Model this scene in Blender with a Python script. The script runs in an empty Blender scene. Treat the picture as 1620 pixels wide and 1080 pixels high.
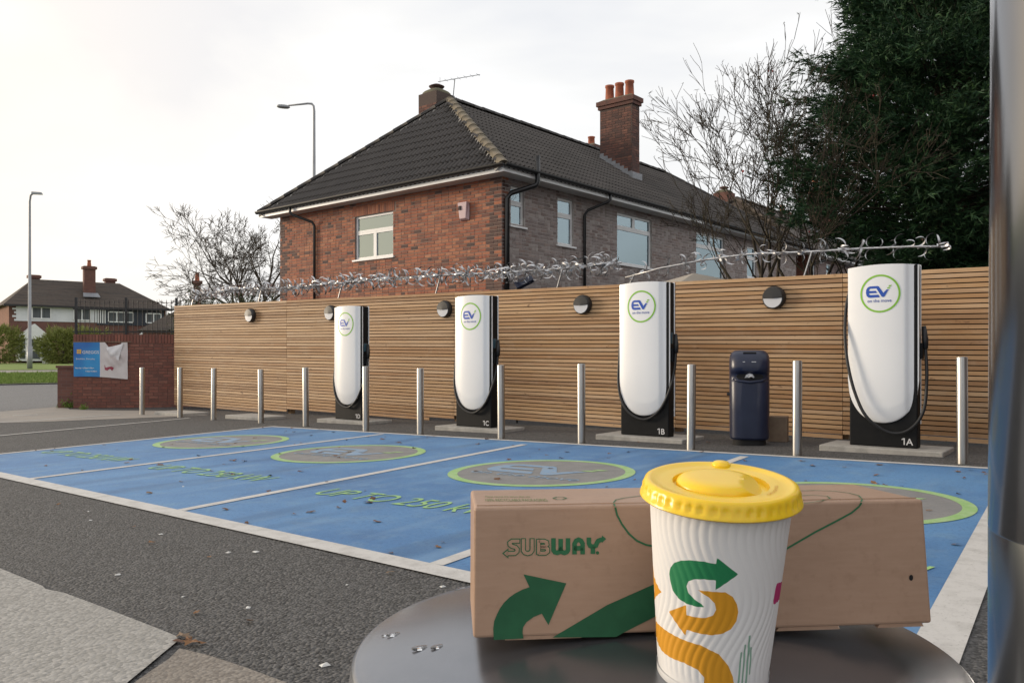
import bpy, bmesh, math, random
import numpy as np
from mathutils import Vector, Matrix
from mathutils.geometry import tessellate_polygon
R = math.radians
random.seed(7)
rng = np.random.default_rng(11)
scene = bpy.context.scene
COL = scene.collection

# ------------------------------------------------------------------ camera
F = 1300.0; CX = 810.0; YH = 564.0; E = 1.1          # focal length / horizon in photo pixels, eye height
cam_d = bpy.data.cameras.new('camera'); cam = bpy.data.objects.new('camera', cam_d); COL.objects.link(cam)
cam.location = (0, 0, E); cam.rotation_euler = (R(90), 0, 0)
cam_d.sensor_width = 36; cam_d.lens = 36*F/1620
cam_d.shift_y = (YH-540)/1620; cam_d.clip_start = 0.02; cam_d.clip_end = 4000
scene.camera = cam

# ------------------------------------------------------------------ sky, sun, exposure
SUN_AZ = math.atan2(-0.98, 0.30)      # low sun beyond the left edge (clockwise from +Y)
SUN_EL = R(9)
sdir = Vector((math.sin(SUN_AZ)*math.cos(SUN_EL), math.cos(SUN_AZ)*math.cos(SUN_EL), math.sin(SUN_EL)))
world = bpy.data.worlds.new('World'); scene.world = world; world.use_nodes = True
nt = world.node_tree; nt.nodes.clear()
N = nt.nodes.new; L = nt.links.new
out = N('ShaderNodeOutputWorld'); bg = N('ShaderNodeBackground'); bg.inputs['Strength'].default_value = 0.1
sky = N('ShaderNodeTexSky'); sky.sky_type = 'NISHITA'; sky.sun_disc = False
sky.sun_elevation = SUN_EL; sky.sun_rotation = SUN_AZ
tc = N('ShaderNodeTexCoord'); mp = N('ShaderNodeMapping'); mp.inputs['Scale'].default_value = (1, 1, 2.6)
noi = N('ShaderNodeTexNoise'); noi.inputs['Scale'].default_value = 2.1; noi.inputs['Detail'].default_value = 5; noi.inputs['Roughness'].default_value = .5
noi.inputs['Distortion'].default_value = .3
cr = N('ShaderNodeValToRGB')
cr.color_ramp.elements[0].position = .40; cr.color_ramp.elements[0].color = (.775, .785, .815, 1)
cr.color_ramp.elements[1].position = .68; cr.color_ramp.elements[1].color = (1.0, 1.0, 1.01, 1)
e = cr.color_ramp.elements.new(.54); e.color = (.885, .882, .878, 1)
dot = N('ShaderNodeVectorMath'); dot.operation = 'DOT_PRODUCT'; dot.inputs[1].default_value = sdir
mx = N('ShaderNodeMath'); mx.operation = 'MAXIMUM'; mx.inputs[1].default_value = 0
pw = N('ShaderNodeMath'); pw.operation = 'POWER'; pw.inputs[1].default_value = 5
glow = N('ShaderNodeMixRGB'); glow.blend_type = 'MIX'; glow.inputs['Color2'].default_value = (1.6, 1.25, .86, 1)
sc = N('ShaderNodeVectorMath'); sc.operation = 'SCALE'; sc.inputs['Scale'].default_value = 9.7
mix = N('ShaderNodeMixRGB'); mix.inputs['Fac'].default_value = .9
L(tc.outputs['Generated'], mp.inputs['Vector']); L(mp.outputs[0], noi.inputs['Vector']); L(noi.outputs['Fac'], cr.inputs['Fac'])
L(tc.outputs['Generated'], dot.inputs[0]); L(dot.outputs['Value'], mx.inputs[0]); L(mx.outputs[0], pw.inputs[0]); L(pw.outputs[0], glow.inputs['Fac'])
L(cr.outputs['Color'], glow.inputs['Color1']); L(glow.outputs[0], sc.inputs[0])
L(sky.outputs[0], mix.inputs['Color1']); L(sc.outputs[0], mix.inputs['Color2']); L(mix.outputs[0], bg.inputs['Color']); L(bg.outputs[0], out.inputs['Surface'])
sun_d = bpy.data.lights.new('sun', 'SUN'); sun = bpy.data.objects.new('sun', sun_d); COL.objects.link(sun)
sun_d.energy = 2.0; sun_d.angle = R(13); sun_d.color = (1, .86, .68)
sun.rotation_euler = (-sdir).to_track_quat('-Z', 'Y').to_euler(); sun.location = (-30, 20, 20)
vs = scene.view_settings; vs.view_transform = 'Standard'; vs.look = 'None'; vs.gamma = 1; vs.exposure = 0.30; vs.use_curve_mapping = False
scene.render.engine = 'CYCLES'

# ------------------------------------------------------------------ ground shape and pixel helpers
XL, XR = -9.5, 12.0
def gz(x, y):
    z = .017*min(max(x, XL), XR)
    if y > 34: z += .45*min((y-34)/13, 1)
    if y > 47: z += .2*min((y-47)/13, 1)
    return z
def gp(px, py):
    """where the ray through a photo pixel meets the ground"""
    dx, dz = (px-CX)/F, -(py-YH)/F
    f = lambda Y: E+dz*Y-gz(dx*Y, Y)
    a, Y = .3, .3
    while Y < 400:
        Yn = Y*1.02
        if f(Yn) <= 0:
            lo, hi = Y, Yn
            for _ in range(40):
                m = (lo+hi)/2
                if f(m) > 0: lo = m
                else: hi = m
            return Vector((dx*lo, lo, gz(dx*lo, lo)))
        Y = Yn
    return Vector((dx*400, 400, gz(dx*400, 400)))
def at(px, py, Y):
    return Vector(((px-CX)/F*Y, Y, E-(py-YH)/F*Y))
def lerp(a, b, t): return a+(b-a)*t
def sstep(a, b, x):
    t = min(max((x-a)/(b-a), 0), 1); return t*t*(3-2*t)

# ------------------------------------------------------------------ object helpers
def tag(o, label=None, cat=None, group=None, kind=None):
    if label: o['label'] = label
    if cat: o['category'] = cat
    if group: o['group'] = group
    if kind: o['kind'] = kind
    return o
def empty(name, loc=(0, 0, 0), rz=0, label=None, cat=None, group=None):
    o = bpy.data.objects.new(name, None); COL.objects.link(o); o.location = loc; o.rotation_euler = (0, 0, rz)
    o.empty_display_size = .1
    return tag(o, label, cat, group)
def link(name, me, parent=None, loc=None, rot=None):
    o = bpy.data.objects.new(name, me); COL.objects.link(o)
    if parent is not None: o.parent = parent
    if loc is not None: o.location = loc
    if rot is not None: o.rotation_euler = rot
    return o
class MB:
    def __init__(s): s.v = []; s.f = []
    def add(s, vs, fs):
        n = len(s.v); s.v += [tuple(p) for p in vs]; s.f += [tuple(i+n for i in f) for f in fs]; return s
    def box(s, a, b):
        x0, y0, z0 = a; x1, y1, z1 = b
        return s.add([(x0,y0,z0),(x1,y0,z0),(x1,y1,z0),(x0,y1,z0),(x0,y0,z1),(x1,y0,z1),(x1,y1,z1),(x0,y1,z1)],
                     [(0,3,2,1),(4,5,6,7),(0,1,5,4),(1,2,6,5),(2,3,7,6),(3,0,4,7)])
    def hexa(s, p):   # 8 points, bottom loop then top loop
        return s.add(p, [(0,3,2,1),(4,5,6,7),(0,1,5,4),(1,2,6,5),(2,3,7,6),(3,0,4,7)])
    def beam(s, a, b, w, h, up=(0,0,1)):
        a = Vector(a); b = Vector(b); d = (b-a).normalized(); u = Vector(up)
        sd = d.cross(u).normalized(); u = sd.cross(d)
        q = lambda p, i, j: p+sd*(w/2*i)+u*(h/2*j)
        return s.hexa([q(a,-1,-1),q(a,1,-1),q(b,1,-1),q(b,-1,-1),q(a,-1,1),q(a,1,1),q(b,1,1),q(b,-1,1)])
    def tube(s, pts, rad, n=8, cap=True):
        pts = [Vector(p) for p in pts]; k = len(pts)
        if not hasattr(rad, '__len__'): rad = [rad]*k
        t0 = (pts[1]-pts[0]).normalized()
        ref = Vector((0,0,1)) if abs(t0.z) < .9 else Vector((1,0,0))
        nn = t0.cross(ref).normalized(); vs = []
        for i in range(k):
            t = (pts[min(i+1,k-1)]-pts[max(i-1,0)]).normalized()
            nn = (nn-t*nn.dot(t)).normalized(); bb = t.cross(nn)
            for j in range(n):
                a = 2*math.pi*j/n; vs.append(pts[i]+(nn*math.cos(a)+bb*math.sin(a))*rad[i])
        fs = [(i*n+j, i*n+(j+1)%n, (i+1)*n+(j+1)%n, (i+1)*n+j) for i in range(k-1) for j in range(n)]
        if cap: fs += [tuple(range(n-1,-1,-1)), tuple((k-1)*n+j for j in range(n))]
        return s.add(vs, fs)
    def lathe(s, prof, n=32, c=(0,0,0), capb=True, capt=True):
        vs = []; k = len(prof)
        for r, z in prof:
            for j in range(n):
                a = 2*math.pi*j/n; vs.append((c[0]+r*math.cos(a), c[1]+r*math.sin(a), c[2]+z))
        fs = [(i*n+j, i*n+(j+1)%n, (i+1)*n+(j+1)%n, (i+1)*n+j) for i in range(k-1) for j in range(n)]
        if capb: fs.append(tuple(range(n-1,-1,-1)))
        if capt: fs.append(tuple((k-1)*n+j for j in range(n)))
        return s.add(vs, fs)
    def poly(s, pts):     # flat polygon, possibly concave, given as 3-D points
        t = tessellate_polygon([[Vector(p) for p in pts]])
        return s.add(pts, [tuple(x) for x in t])
    def mesh(s, name, mat=None, smooth=False):
        me = bpy.data.meshes.new(name); me.from_pydata(s.v, [], s.f); me.update()
        if mat: me.materials.append(mat)
        if smooth: me.polygons.foreach_set('use_smooth', [True]*len(me.polygons))
        return me
    def build(s, name, mat=None, parent=None, smooth=False, fix=True):
        me = s.mesh(name, mat, False)
        if fix:
            bm = bmesh.new(); bm.from_mesh(me); bmesh.ops.recalc_face_normals(bm, faces=bm.faces); bm.to_mesh(me); bm.free()
        if smooth: me.polygons.foreach_set('use_smooth', [True]*len(me.polygons))
        return link(name, me, parent)
def bevel(o, w, seg=2):
    m = o.modifiers.new('bevel', 'BEVEL'); m.width = w; m.segments = seg; m.limit_method = 'ANGLE'; return o
def autosmooth(o, ang=35):
    me = o.data; me.polygons.foreach_set('use_smooth', [True]*len(me.polygons))
    try: me.set_sharp_from_angle(angle=R(ang))
    except Exception: pass
    return o
_tcache = {}
def text2d(s, size=1.0, align='LEFT', offset=0.0, outline=0.0, shear=0.0, spacing=1.0):
    """triangles of a piece of lettering as 2-D points"""
    key = (s, size, align, offset, outline, shear, spacing)
    if key in _tcache: return _tcache[key]
    cu = bpy.data.curves.new('txt', 'FONT'); cu.body = s; cu.size = size; cu.align_x = align; cu.offset = offset; cu.shear = shear
    cu.space_character = spacing; cu.resolution_u = 6
    if outline: cu.fill_mode = 'NONE'; cu.bevel_depth = outline; cu.bevel_resolution = 0
    o = bpy.data.objects.new('txt', cu); COL.objects.link(o); bpy.context.view_layer.update()
    dg = bpy.context.evaluated_depsgraph_get()
    me = bpy.data.meshes.new_from_object(o.evaluated_get(dg))
    vs = [(v.co.x, v.co.y, v.co.z) for v in me.vertices]; fs = [tuple(p.vertices) for p in me.polygons]
    bpy.data.objects.remove(o); bpy.data.meshes.remove(me); bpy.data.curves.remove(cu)
    _tcache[key] = (vs, fs); return vs, fs

# ------------------------------------------------------------------ materials
def M(name, col=(.5,.5,.5), rough=.6, metal=0., spec=.5, noise=None, bump=None, island=None, rnd=None, coat=0., trans=0., emit=None):
    """noise=(scale, col2, fac[, detail]) blends a second colour; bump=(scale, strength, dist);
    rnd=(col_a, col_b, col_c) colours pieces by object / mesh island"""
    m = bpy.data.materials.new(name); m.use_nodes = True; nt = m.node_tree; b = nt.nodes['Principled BSDF']
    N = nt.nodes.new; Lk = nt.links.new
    b.inputs['Base Color'].default_value = (*col, 1); b.inputs['Roughness'].default_value = rough; b.inputs['Metallic'].default_value = metal
    b.inputs['Specular IOR Level'].default_value = spec; b.inputs['Coat Weight'].default_value = coat; b.inputs['Coat Roughness'].default_value = .1
    b.inputs['Transmission Weight'].default_value = trans
    tc = N('ShaderNodeTexCoord'); src = None
    if rnd:                                          # shift the grain from piece to piece
        oi0 = N('ShaderNodeObjectInfo'); ml = N('ShaderNodeMath'); ml.operation = 'MULTIPLY'; ml.inputs[1].default_value = 61.0
        va = N('ShaderNodeVectorMath'); Lk(oi0.outputs['Random'], ml.inputs[0]); Lk(tc.outputs['Object'], va.inputs[0]); Lk(ml.outputs[0], va.inputs[1]); vec = va.outputs[0]
    else: vec = tc.outputs['Object']
    if rnd:
        oi = N('ShaderNodeObjectInfo'); g = N('ShaderNodeNewGeometry'); a = N('ShaderNodeMath'); a.operation = 'ADD'
        fr = N('ShaderNodeMath'); fr.operation = 'FRACT'; ramp = N('ShaderNodeValToRGB'); ramp.color_ramp.interpolation = 'LINEAR'
        Lk(oi.outputs['Random'], a.inputs[0]); Lk(g.outputs['Random Per Island'], a.inputs[1]); Lk(a.outputs[0], fr.inputs[0]); Lk(fr.outputs[0], ramp.inputs[0])
        els = ramp.color_ramp.elements
        n = len(rnd)
        for i, c in enumerate(rnd):
            el = els[0] if i == 0 else (els[1] if i == n-1 else els.new(i/(n-1)))
        for i, el in enumerate(sorted(els, key=lambda q: q.position)): el.position = i/(n-1); el.color = (*rnd[i], 1)
        src = ramp.outputs[0]
    for ns in (noise if isinstance(noise, list) else [noise] if noise else []):
        scl, c2, fac = ns[:3]; det = ns[3] if len(ns) > 3 else 4; lo, hi = ns[4] if len(ns) > 4 else (.4, .65)
        no = N('ShaderNodeTexNoise'); no.inputs['Detail'].default_value = det; no.inputs['Roughness'].default_value = .62
        if hasattr(scl, '__len__'):
            mpn = N('ShaderNodeMapping'); mpn.inputs['Scale'].default_value = scl; Lk(vec, mpn.inputs[0]); Lk(mpn.outputs[0], no.inputs['Vector']); no.inputs['Scale'].default_value = 1
        else:
            Lk(vec, no.inputs['Vector']); no.inputs['Scale'].default_value = scl
        mr = N('ShaderNodeMapRange'); mr.inputs[1].default_value = lo; mr.inputs[2].default_value = hi; mr.inputs[4].default_value = fac
        Lk(no.outputs['Fac'], mr.inputs[0])
        mxn = N('ShaderNodeMixRGB'); Lk(mr.outputs[0], mxn.inputs['Fac'])
        if src: Lk(src, mxn.inputs['Color1'])
        else: mxn.inputs['Color1'].default_value = (*col, 1)
        mxn.inputs['Color2'].default_value = (*c2, 1); src = mxn.outputs[0]
    if src: Lk(src, b.inputs['Base Color'])
    if bump:
        no = N('ShaderNodeTexNoise'); no.inputs['Scale'].default_value = bump[0]; no.inputs['Detail'].default_value = 5
        bu = N('ShaderNodeBump'); bu.inputs['Strength'].default_value = bump[1]; bu.inputs['Distance'].default_value = bump[2]
        Lk(tc.outputs['Object'], no.inputs['Vector']); Lk(no.outputs['Fac'], bu.inputs['Height']); Lk(bu.outputs[0], b.inputs['Normal'])
    if emit: b.inputs['Emission Color'].default_value = (*emit[:3], 1); b.inputs['Emission Strength'].default_value = emit[3]
    return m
def asphalt(name, dark, light, scale=90, bumpd=.004, rough=.85, patch=(.5,.5,.5), pf=.3):
    m = bpy.data.materials.new(name); m.use_nodes = True; nt = m.node_tree; b = nt.nodes['Principled BSDF']; N = nt.nodes.new; Lk = nt.links.new
    tc = N('ShaderNodeTexCoord'); vo = N('ShaderNodeTexVoronoi'); vo.inputs['Scale'].default_value = scale
    Lk(tc.outputs['Object'], vo.inputs['Vector'])
    sp = N('ShaderNodeSeparateColor'); Lk(vo.outputs['Color'], sp.inputs[0])
    rp = N('ShaderNodeValToRGB'); rp.color_ramp.elements[0].color = (*dark, 1); rp.color_ramp.elements[1].color = (*light, 1); rp.color_ramp.elements[0].position = .15
    Lk(sp.outputs[0], rp.inputs[0])
    n1 = N('ShaderNodeTexNoise'); n1.inputs['Scale'].default_value = .7; n1.inputs['Detail'].default_value = 6; n1.inputs['Roughness'].default_value = .65; Lk(tc.outputs['Object'], n1.inputs['Vector'])
    mr = N('ShaderNodeMapRange'); mr.inputs[1].default_value = .4; mr.inputs[2].default_value = .7; mr.inputs[4].default_value = pf; Lk(n1.outputs[0], mr.inputs[0])
    mx = N('ShaderNodeMixRGB'); Lk(mr.outputs[0], mx.inputs[0]); Lk(rp.outputs[0], mx.inputs[1]); mx.inputs[2].default_value = (*patch, 1)
    Lk(mx.outputs[0], b.inputs['Base Color']); b.inputs['Roughness'].default_value = rough
    n2 = N('ShaderNodeTexNoise'); n2.inputs['Scale'].default_value = scale*.5; n2.inputs['Detail'].default_value = 3; Lk(tc.outputs['Object'], n2.inputs['Vector'])
    ad = N('ShaderNodeMath'); ad.operation = 'SUBTRACT'; Lk(n2.outputs[0], ad.inputs[0]); Lk(vo.outputs['Distance'], ad.inputs[1])
    bu = N('ShaderNodeBump'); bu.inputs['Strength'].default_value = .9; bu.inputs['Distance'].default_value = bumpd
    Lk(ad.outputs[0], bu.inputs['Height']); Lk(bu.outputs[0], b.inputs['Normal'])
    return m
m_asph = asphalt('asphalt', (.026,.026,.026), (.125,.123,.122), 75, .009, .8, (.085,.084,.083), .4)
m_road = asphalt('road_asphalt', (.10,.10,.10), (.20,.20,.205), 40, .003, .8, (.16,.16,.165), .5)
m_blue = M('bay_blue_paint', (.045,.158,.36), .6, noise=[(.45,(.085,.235,.46),1.0,7,(.38,.60)), (1.6,(.035,.105,.235),.6,7,(.55,.75)), (4,(.15,.28,.42),.6,8,(.52,.72)), ((2.5,9,5),(.16,.27,.40),.45,5,(.58,.75)), (45,(.03,.10,.25),.6,3,(.52,.70)), (130,(.18,.30,.44),.5,2,(.6,.7))], bump=(150,.6,.003))
m_line = M('white_line_paint', (.56,.55,.53), .7, noise=[(9,(.38,.37,.35),.7,6,(.45,.7)), (70,(.24,.23,.22),.6,3,(.6,.72))], bump=(140,.5,.003))
m_disc = M('grey_disc_paint', (.19,.19,.19), .7, noise=[(5,(.26,.255,.25),.7,6), (60,(.10,.10,.11),.6,3,(.58,.72))], bump=(150,.5,.003))
m_lime = M('lime_paint', (.27,.47,.16), .6, noise=[(8,(.38,.52,.28),.8,5), (60,(.12,.30,.12),.6,3,(.58,.72))], bump=(150,.5,.003))
m_limet = M('worn_lime_paint', (.32,.54,.18), .65, noise=[(7,(.17,.36,.26),.7,6,(.46,.70)), (60,(.07,.19,.26),.7,3,(.55,.70))], bump=(150,.5,.003))
m_lblue = M('pale_blue_paint', (.19,.31,.46), .6, noise=[(14,(.26,.30,.34),.8,5,(.45,.65))], bump=(150,.5,.003))
m_conc = asphalt('concrete_slab', (.24,.235,.22), (.40,.39,.37), 60, .003, .85, (.28,.27,.25), .6)
m_conc2 = asphalt('worn_concrete', (.17,.15,.13), (.27,.245,.215), 70, .003, .85, (.20,.17,.14), .6)
m_apron = M('apron_concrete', (.27,.245,.215), .85, noise=[(1.2,(.20,.19,.18),.8,6), (30,(.33,.30,.27),.5,4)], bump=(60,.4,.004))
m_plinth = M('plinth_concrete', (.40,.385,.355), .85, noise=[(7,(.28,.27,.25),.8,6), (70,(.2,.19,.18),.5,3,(.58,.7))], bump=(90,.4,.003))
m_slat = M('larch_slat', (.4,.25,.13), .65, rnd=[(.33,.18,.08),(.47,.285,.14),(.58,.385,.22),(.38,.205,.09),(.52,.35,.21),(.42,.24,.11),(.30,.17,.085),(.49,.30,.15)],
           noise=[((1.3,30,30),(.24,.13,.06),.55,5,(.45,.72)), (2.3,(.52,.40,.28),.35,3,(.5,.75)), ((7,20,20),(.12,.06,.03),.7,2,(.69,.74))], bump=(40,.15,.002))
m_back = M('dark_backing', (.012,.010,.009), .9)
m_post_wood = M('fence_post_wood', (.22,.13,.065), .8, noise=((3,30,2),(.12,.07,.03),.6))
m_white = M('charger_white_gloss', (.80,.81,.82), .28, coat=.4, noise=(1.5,(.76,.77,.78),.5))
m_black = M('charger_black', (.008,.0085,.0095), .6, spec=.18, noise=(12,(.012,.012,.012),.6))
m_rubber = M('cable_rubber', (.012,.012,.013), .5)
m_logoblue = M('logo_blue', (.012,.075,.42), .4)
m_logogreen = M('logo_green', (.22,.50,.035), .4)
m_logotext = M('logo_text_blue', (.05,.09,.36), .4)
m_num = M('bay_number_white', (.62,.62,.63), .5)
m_screen = M('screen_glass', (.05,.10,.13), .1)
m_steel = M('brushed_steel', (.43,.42,.40), .34, 1.0, noise=((40,40,2.0),(.30,.295,.285),.8,4))
m_lampblk = M('lamp_black_plastic', (.018,.018,.019), .45)
m_lampdif = M('lamp_diffuser', (.62,.63,.66), .35)
m_navy = M('bin_navy_plastic', (.009,.014,.040), .34, noise=[(6,(.015,.021,.05),.7,5)], bump=(60,.08,.002))
m_dark = M('dark_void', (.006,.006,.007), .8)
m_paper = M('white_paper', (.72,.72,.72), .7)
m_card = M('small_box_card', (.20,.145,.10), .8, noise=(9,(.15,.10,.07),.7))
m_brick = M('red_brick', rough=.85, rnd=[(.24,.08,.044),(.38,.128,.062),(.45,.17,.085),(.38,.11,.055),(.31,.10,.056),(.48,.21,.115),(.41,.135,.068),(.16,.066,.05),(.43,.155,.078)], noise=[(3,(.17,.075,.055),.45,5), (60,(.42,.26,.19),.35,3,(.5,.7))], bump=(70,.3,.004))
m_brickd = M('burnt_brick', rough=.85, rnd=[(.07,.04,.038),(.11,.055,.045),(.06,.04,.04),(.15,.07,.05)], noise=(40,(.16,.10,.08),.5), bump=(70,.3,.004))
m_brickp = M('purple_brick', rough=.85, rnd=[(.16,.118,.108),(.25,.195,.18),(.35,.29,.27),(.18,.125,.112),(.26,.18,.155),(.42,.365,.34),(.21,.155,.14)], noise=[(2.2,(.33,.30,.29),.5,5), (50,(.36,.32,.30),.45,3,(.5,.7))], bump=(70,.3,.004))
m_mortar = M('mortar', (.27,.20,.165), .9, noise=(6,(.19,.13,.11),.7))
m_mortarp = M('pale_mortar', (.44,.40,.375), .9, noise=(6,(.24,.20,.19),.7))
m_brickw = M('dark_red_wall_brick', rough=.85, rnd=[(.17,.062,.045),(.23,.083,.057),(.19,.064,.046),(.26,.105,.074),(.15,.058,.045)], noise=[(2.5,(.10,.05,.04),.6,5), (30,(.25,.16,.13),.4,4,(.56,.72))], bump=(70,.3,.004))
m_mortarw = M('wall_mortar', (.14,.075,.06), .9)
m_tile = M('roof_tile_concrete', rough=.7, rnd=[(.014,.012,.011),(.023,.019,.017),(.032,.027,.024),(.018,.015,.013),(.040,.034,.030)], noise=[(5,(.05,.044,.04),.4,6,(.48,.72)), (40,(.12,.11,.095),.4,3,(.62,.72))], bump=(80,.3,.003))
def highlight_rolls(m):                                   # highlights on the tile rolls, painted in as paler, weathered crests
    nt = m.node_tree; b = nt.nodes['Principled BSDF']; src = b.inputs['Base Color'].links[0].from_socket
    a = nt.nodes.new('ShaderNodeAttribute'); a.attribute_name = 'roll'; no = nt.nodes.new('ShaderNodeTexNoise'); no.inputs['Scale'].default_value = 9; mu = nt.nodes.new('ShaderNodeMath'); mu.operation = 'MULTIPLY'
    nt.links.new(a.outputs['Fac'], mu.inputs[0]); nt.links.new(no.outputs['Fac'], mu.inputs[1])
    mx_ = nt.nodes.new('ShaderNodeMixRGB'); mx_.inputs[2].default_value = (.12,.105,.095,1); nt.links.new(mu.outputs[0], mx_.inputs[0]); nt.links.new(src, mx_.inputs[1]); nt.links.new(mx_.outputs[0], b.inputs['Base Color'])
highlight_rolls(m_tile)
m_roofbase = M('roof_underlay', (.03,.027,.026), .9)
m_ridge = M('ridge_tile_mossy', (.17,.14,.10), .9, noise=[(9,(.10,.085,.05),.8,5), (30,(.26,.24,.20),.6,4,(.55,.7))], bump=(50,.5,.006))
m_rmort = M('ridge_mortar', (.46,.44,.41), .9, noise=(20,(.30,.28,.25),.8), bump=(60,.5,.006))
m_upvc = M('white_upvc', (.78,.78,.78), .35, noise=(3,(.70,.70,.69),.6))
m_soffit = M('soffit_white', (.66,.65,.63), .5, noise=(2,(.55,.54,.52),.7))
m_gutter = M('black_gutter', (.012,.012,.013), .3)
m_lead = M('lead_flashing', (.25,.26,.28), .5, noise=(12,(.16,.165,.18),.7))
m_pot = M('terracotta_pot', (.40,.115,.055), .75, noise=(6,(.20,.07,.045),.8))
m_chim = M('chimney_brick', rough=.9, rnd=[(.11,.055,.045),(.18,.075,.055),(.08,.045,.04),(.22,.10,.07),(.13,.06,.048)], noise=[(4,(.06,.042,.038),.6,5)], bump=(70,.3,.004))
m_chimm = M('chimney_mortar', (.085,.06,.052), .9)
m_moss = M('moss_cap', (.10,.10,.055), .95, noise=(14,(.16,.13,.10),.9), bump=(40,.6,.01))
m_blind = None
m_galv = M('galvanised_steel', (.62,.62,.63), .42, .9, noise=(14,(.44,.44,.45),.8))
m_alarm = M('alarm_box_pink', (.55,.40,.42), .5)
m_bark = M('bark', (.045,.034,.025), .9, noise=(10,(.08,.07,.04),.7))
m_bark2 = M('mossy_bark', (.034,.026,.020), .9, noise=[(4,(.095,.085,.038),.5), (20,(.06,.045,.035),.7)])
m_bark3 = M('pale_brown_bark', (.05,.038,.027), .9, noise=(10,(.08,.065,.04),.7))
m_conif = M('conifer_foliage', rough=.7, rnd=[(.008,.032,.012),(.017,.062,.021),(.010,.042,.016),(.024,.082,.026),(.044,.105,.028)])
m_hedge = M('hedge_leaf', rough=.7, rnd=[(.03,.05,.012),(.05,.075,.02),(.035,.045,.015)])
m_bush = M('yellow_green_bush', rough=.7, rnd=[(.16,.19,.035),(.24,.25,.06),(.12,.15,.03)])
m_grass = M('grass_ground', (.15,.22,.035), .9, noise=[(.5,(.20,.26,.05),.8,5), (14,(.10,.15,.03),.5,4)], bump=(30,.6,.03))
m_blade = M('grass_blade', rough=.8, rnd=[(.15,.24,.04),(.22,.31,.06),(.12,.19,.03),(.27,.32,.08)])
m_weed = M('weed_leaf', rough=.7, rnd=[(.10,.18,.02),(.17,.25,.04)])
m_kerb = M('kerb_stone', (.22,.21,.20), .9, noise=(5,(.13,.125,.12),.7))
m_iron = M('black_iron', (.014,.014,.015), .5)
m_lamppost = M('lamp_post_grey', (.30,.31,.32), .45, .3, noise=(3,(.24,.25,.26),.7))
m_leaf = M('dead_leaf', rough=.8, rnd=[(.17,.075,.035),(.10,.055,.03),(.24,.12,.05),(.13,.06,.04),(.20,.14,.09)])
m_litter = M('litter_white', (.62,.62,.60), .8)
# ---- glass with the room's blind behind
def glass_mat():
    m = bpy.data.materials.new('window_glass'); m.use_nodes = True; nt = m.node_tree; N = nt.nodes.new; Lk = nt.links.new
    o = nt.nodes['Material Output']; nt.nodes.remove(nt.nodes['Principled BSDF'])
    tr = N('ShaderNodeBsdfTransparent'); tr.inputs[0].default_value = (.95,.985,1,1); gl = N('ShaderNodeBsdfGlossy'); gl.inputs['Roughness'].default_value = .02; gl.inputs[0].default_value = (.74,.92,1,1)
    fr = N('ShaderNodeFresnel'); fr.inputs[0].default_value = 3.6; mxs = N('ShaderNodeMixShader')
    Lk(fr.outputs[0], mxs.inputs[0]); Lk(tr.outputs[0], mxs.inputs[1]); Lk(gl.outputs[0], mxs.inputs[2]); Lk(mxs.outputs[0], o.inputs[0])
    return m
m_glass = glass_mat()
m_blind = M('window_blind', (.80,.88,.92), .8, noise=((.5,.5,28),(.66,.75,.80),.7,1,(.45,.55)))
m_net = M('net_curtain', (.80,.85,.87), .9, noise=((14,14,.7),(.58,.64,.67),.8,3))
m_darkroom = M('dim_curtain', (.11,.12,.13), .9, noise=((12,12,.7),(.06,.065,.07),.8,3))
def far_brick(name, c1, c2, cm):
    m = bpy.data.materials.new(name); m.use_nodes = True; nt = m.node_tree; b = nt.nodes['Principled BSDF']; N = nt.nodes.new; Lk = nt.links.new
    tc = N('ShaderNodeTexCoord'); s = N('ShaderNodeSeparateXYZ'); c = N('ShaderNodeCombineXYZ'); ad = N('ShaderNodeMath'); Lk(tc.outputs['Object'], s.inputs[0])
    Lk(s.outputs[0], ad.inputs[0]); Lk(s.outputs[1], ad.inputs[1]); Lk(ad.outputs[0], c.inputs[0]); Lk(s.outputs[2], c.inputs[1])
    br = N('ShaderNodeTexBrick'); br.inputs['Scale'].default_value = 1; br.inputs['Brick Width'].default_value = .225; br.inputs['Row Height'].default_value = .075; br.inputs['Mortar Size'].default_value = .006
    br.inputs['Color1'].default_value = (*c1,1); br.inputs['Color2'].default_value = (*c2,1); br.inputs['Mortar'].default_value = (*cm,1)
    Lk(c.outputs[0], br.inputs['Vector']); Lk(br.outputs[0], b.inputs['Base Color']); b.inputs['Roughness'].default_value = .9
    return m
m_farbrick = far_brick('far_red_brick', (.17,.06,.04), (.26,.10,.06), (.2,.14,.11))
m_farbrick2 = far_brick('far_brown_brick', (.12,.055,.045), (.17,.075,.055), (.14,.09,.08))
m_farpurple = far_brick('far_purple_brick', (.16,.105,.10), (.26,.19,.175), (.3,.27,.25))
m_fartile = M('far_roof_tile', (.075,.055,.042), .9, noise=[((.3,.3,14),(.03,.025,.022),.8,2,(.45,.55)), (3,(.075,.062,.052),.6,5)])
m_render = M('white_render', (.70,.71,.73), .8, noise=(1.5,(.60,.61,.63),.6))
m_clad = M('navy_cladding', (.035,.042,.06), .6, noise=((9,9,.4),(.02,.025,.035),.9,1,(.47,.53)))

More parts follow.
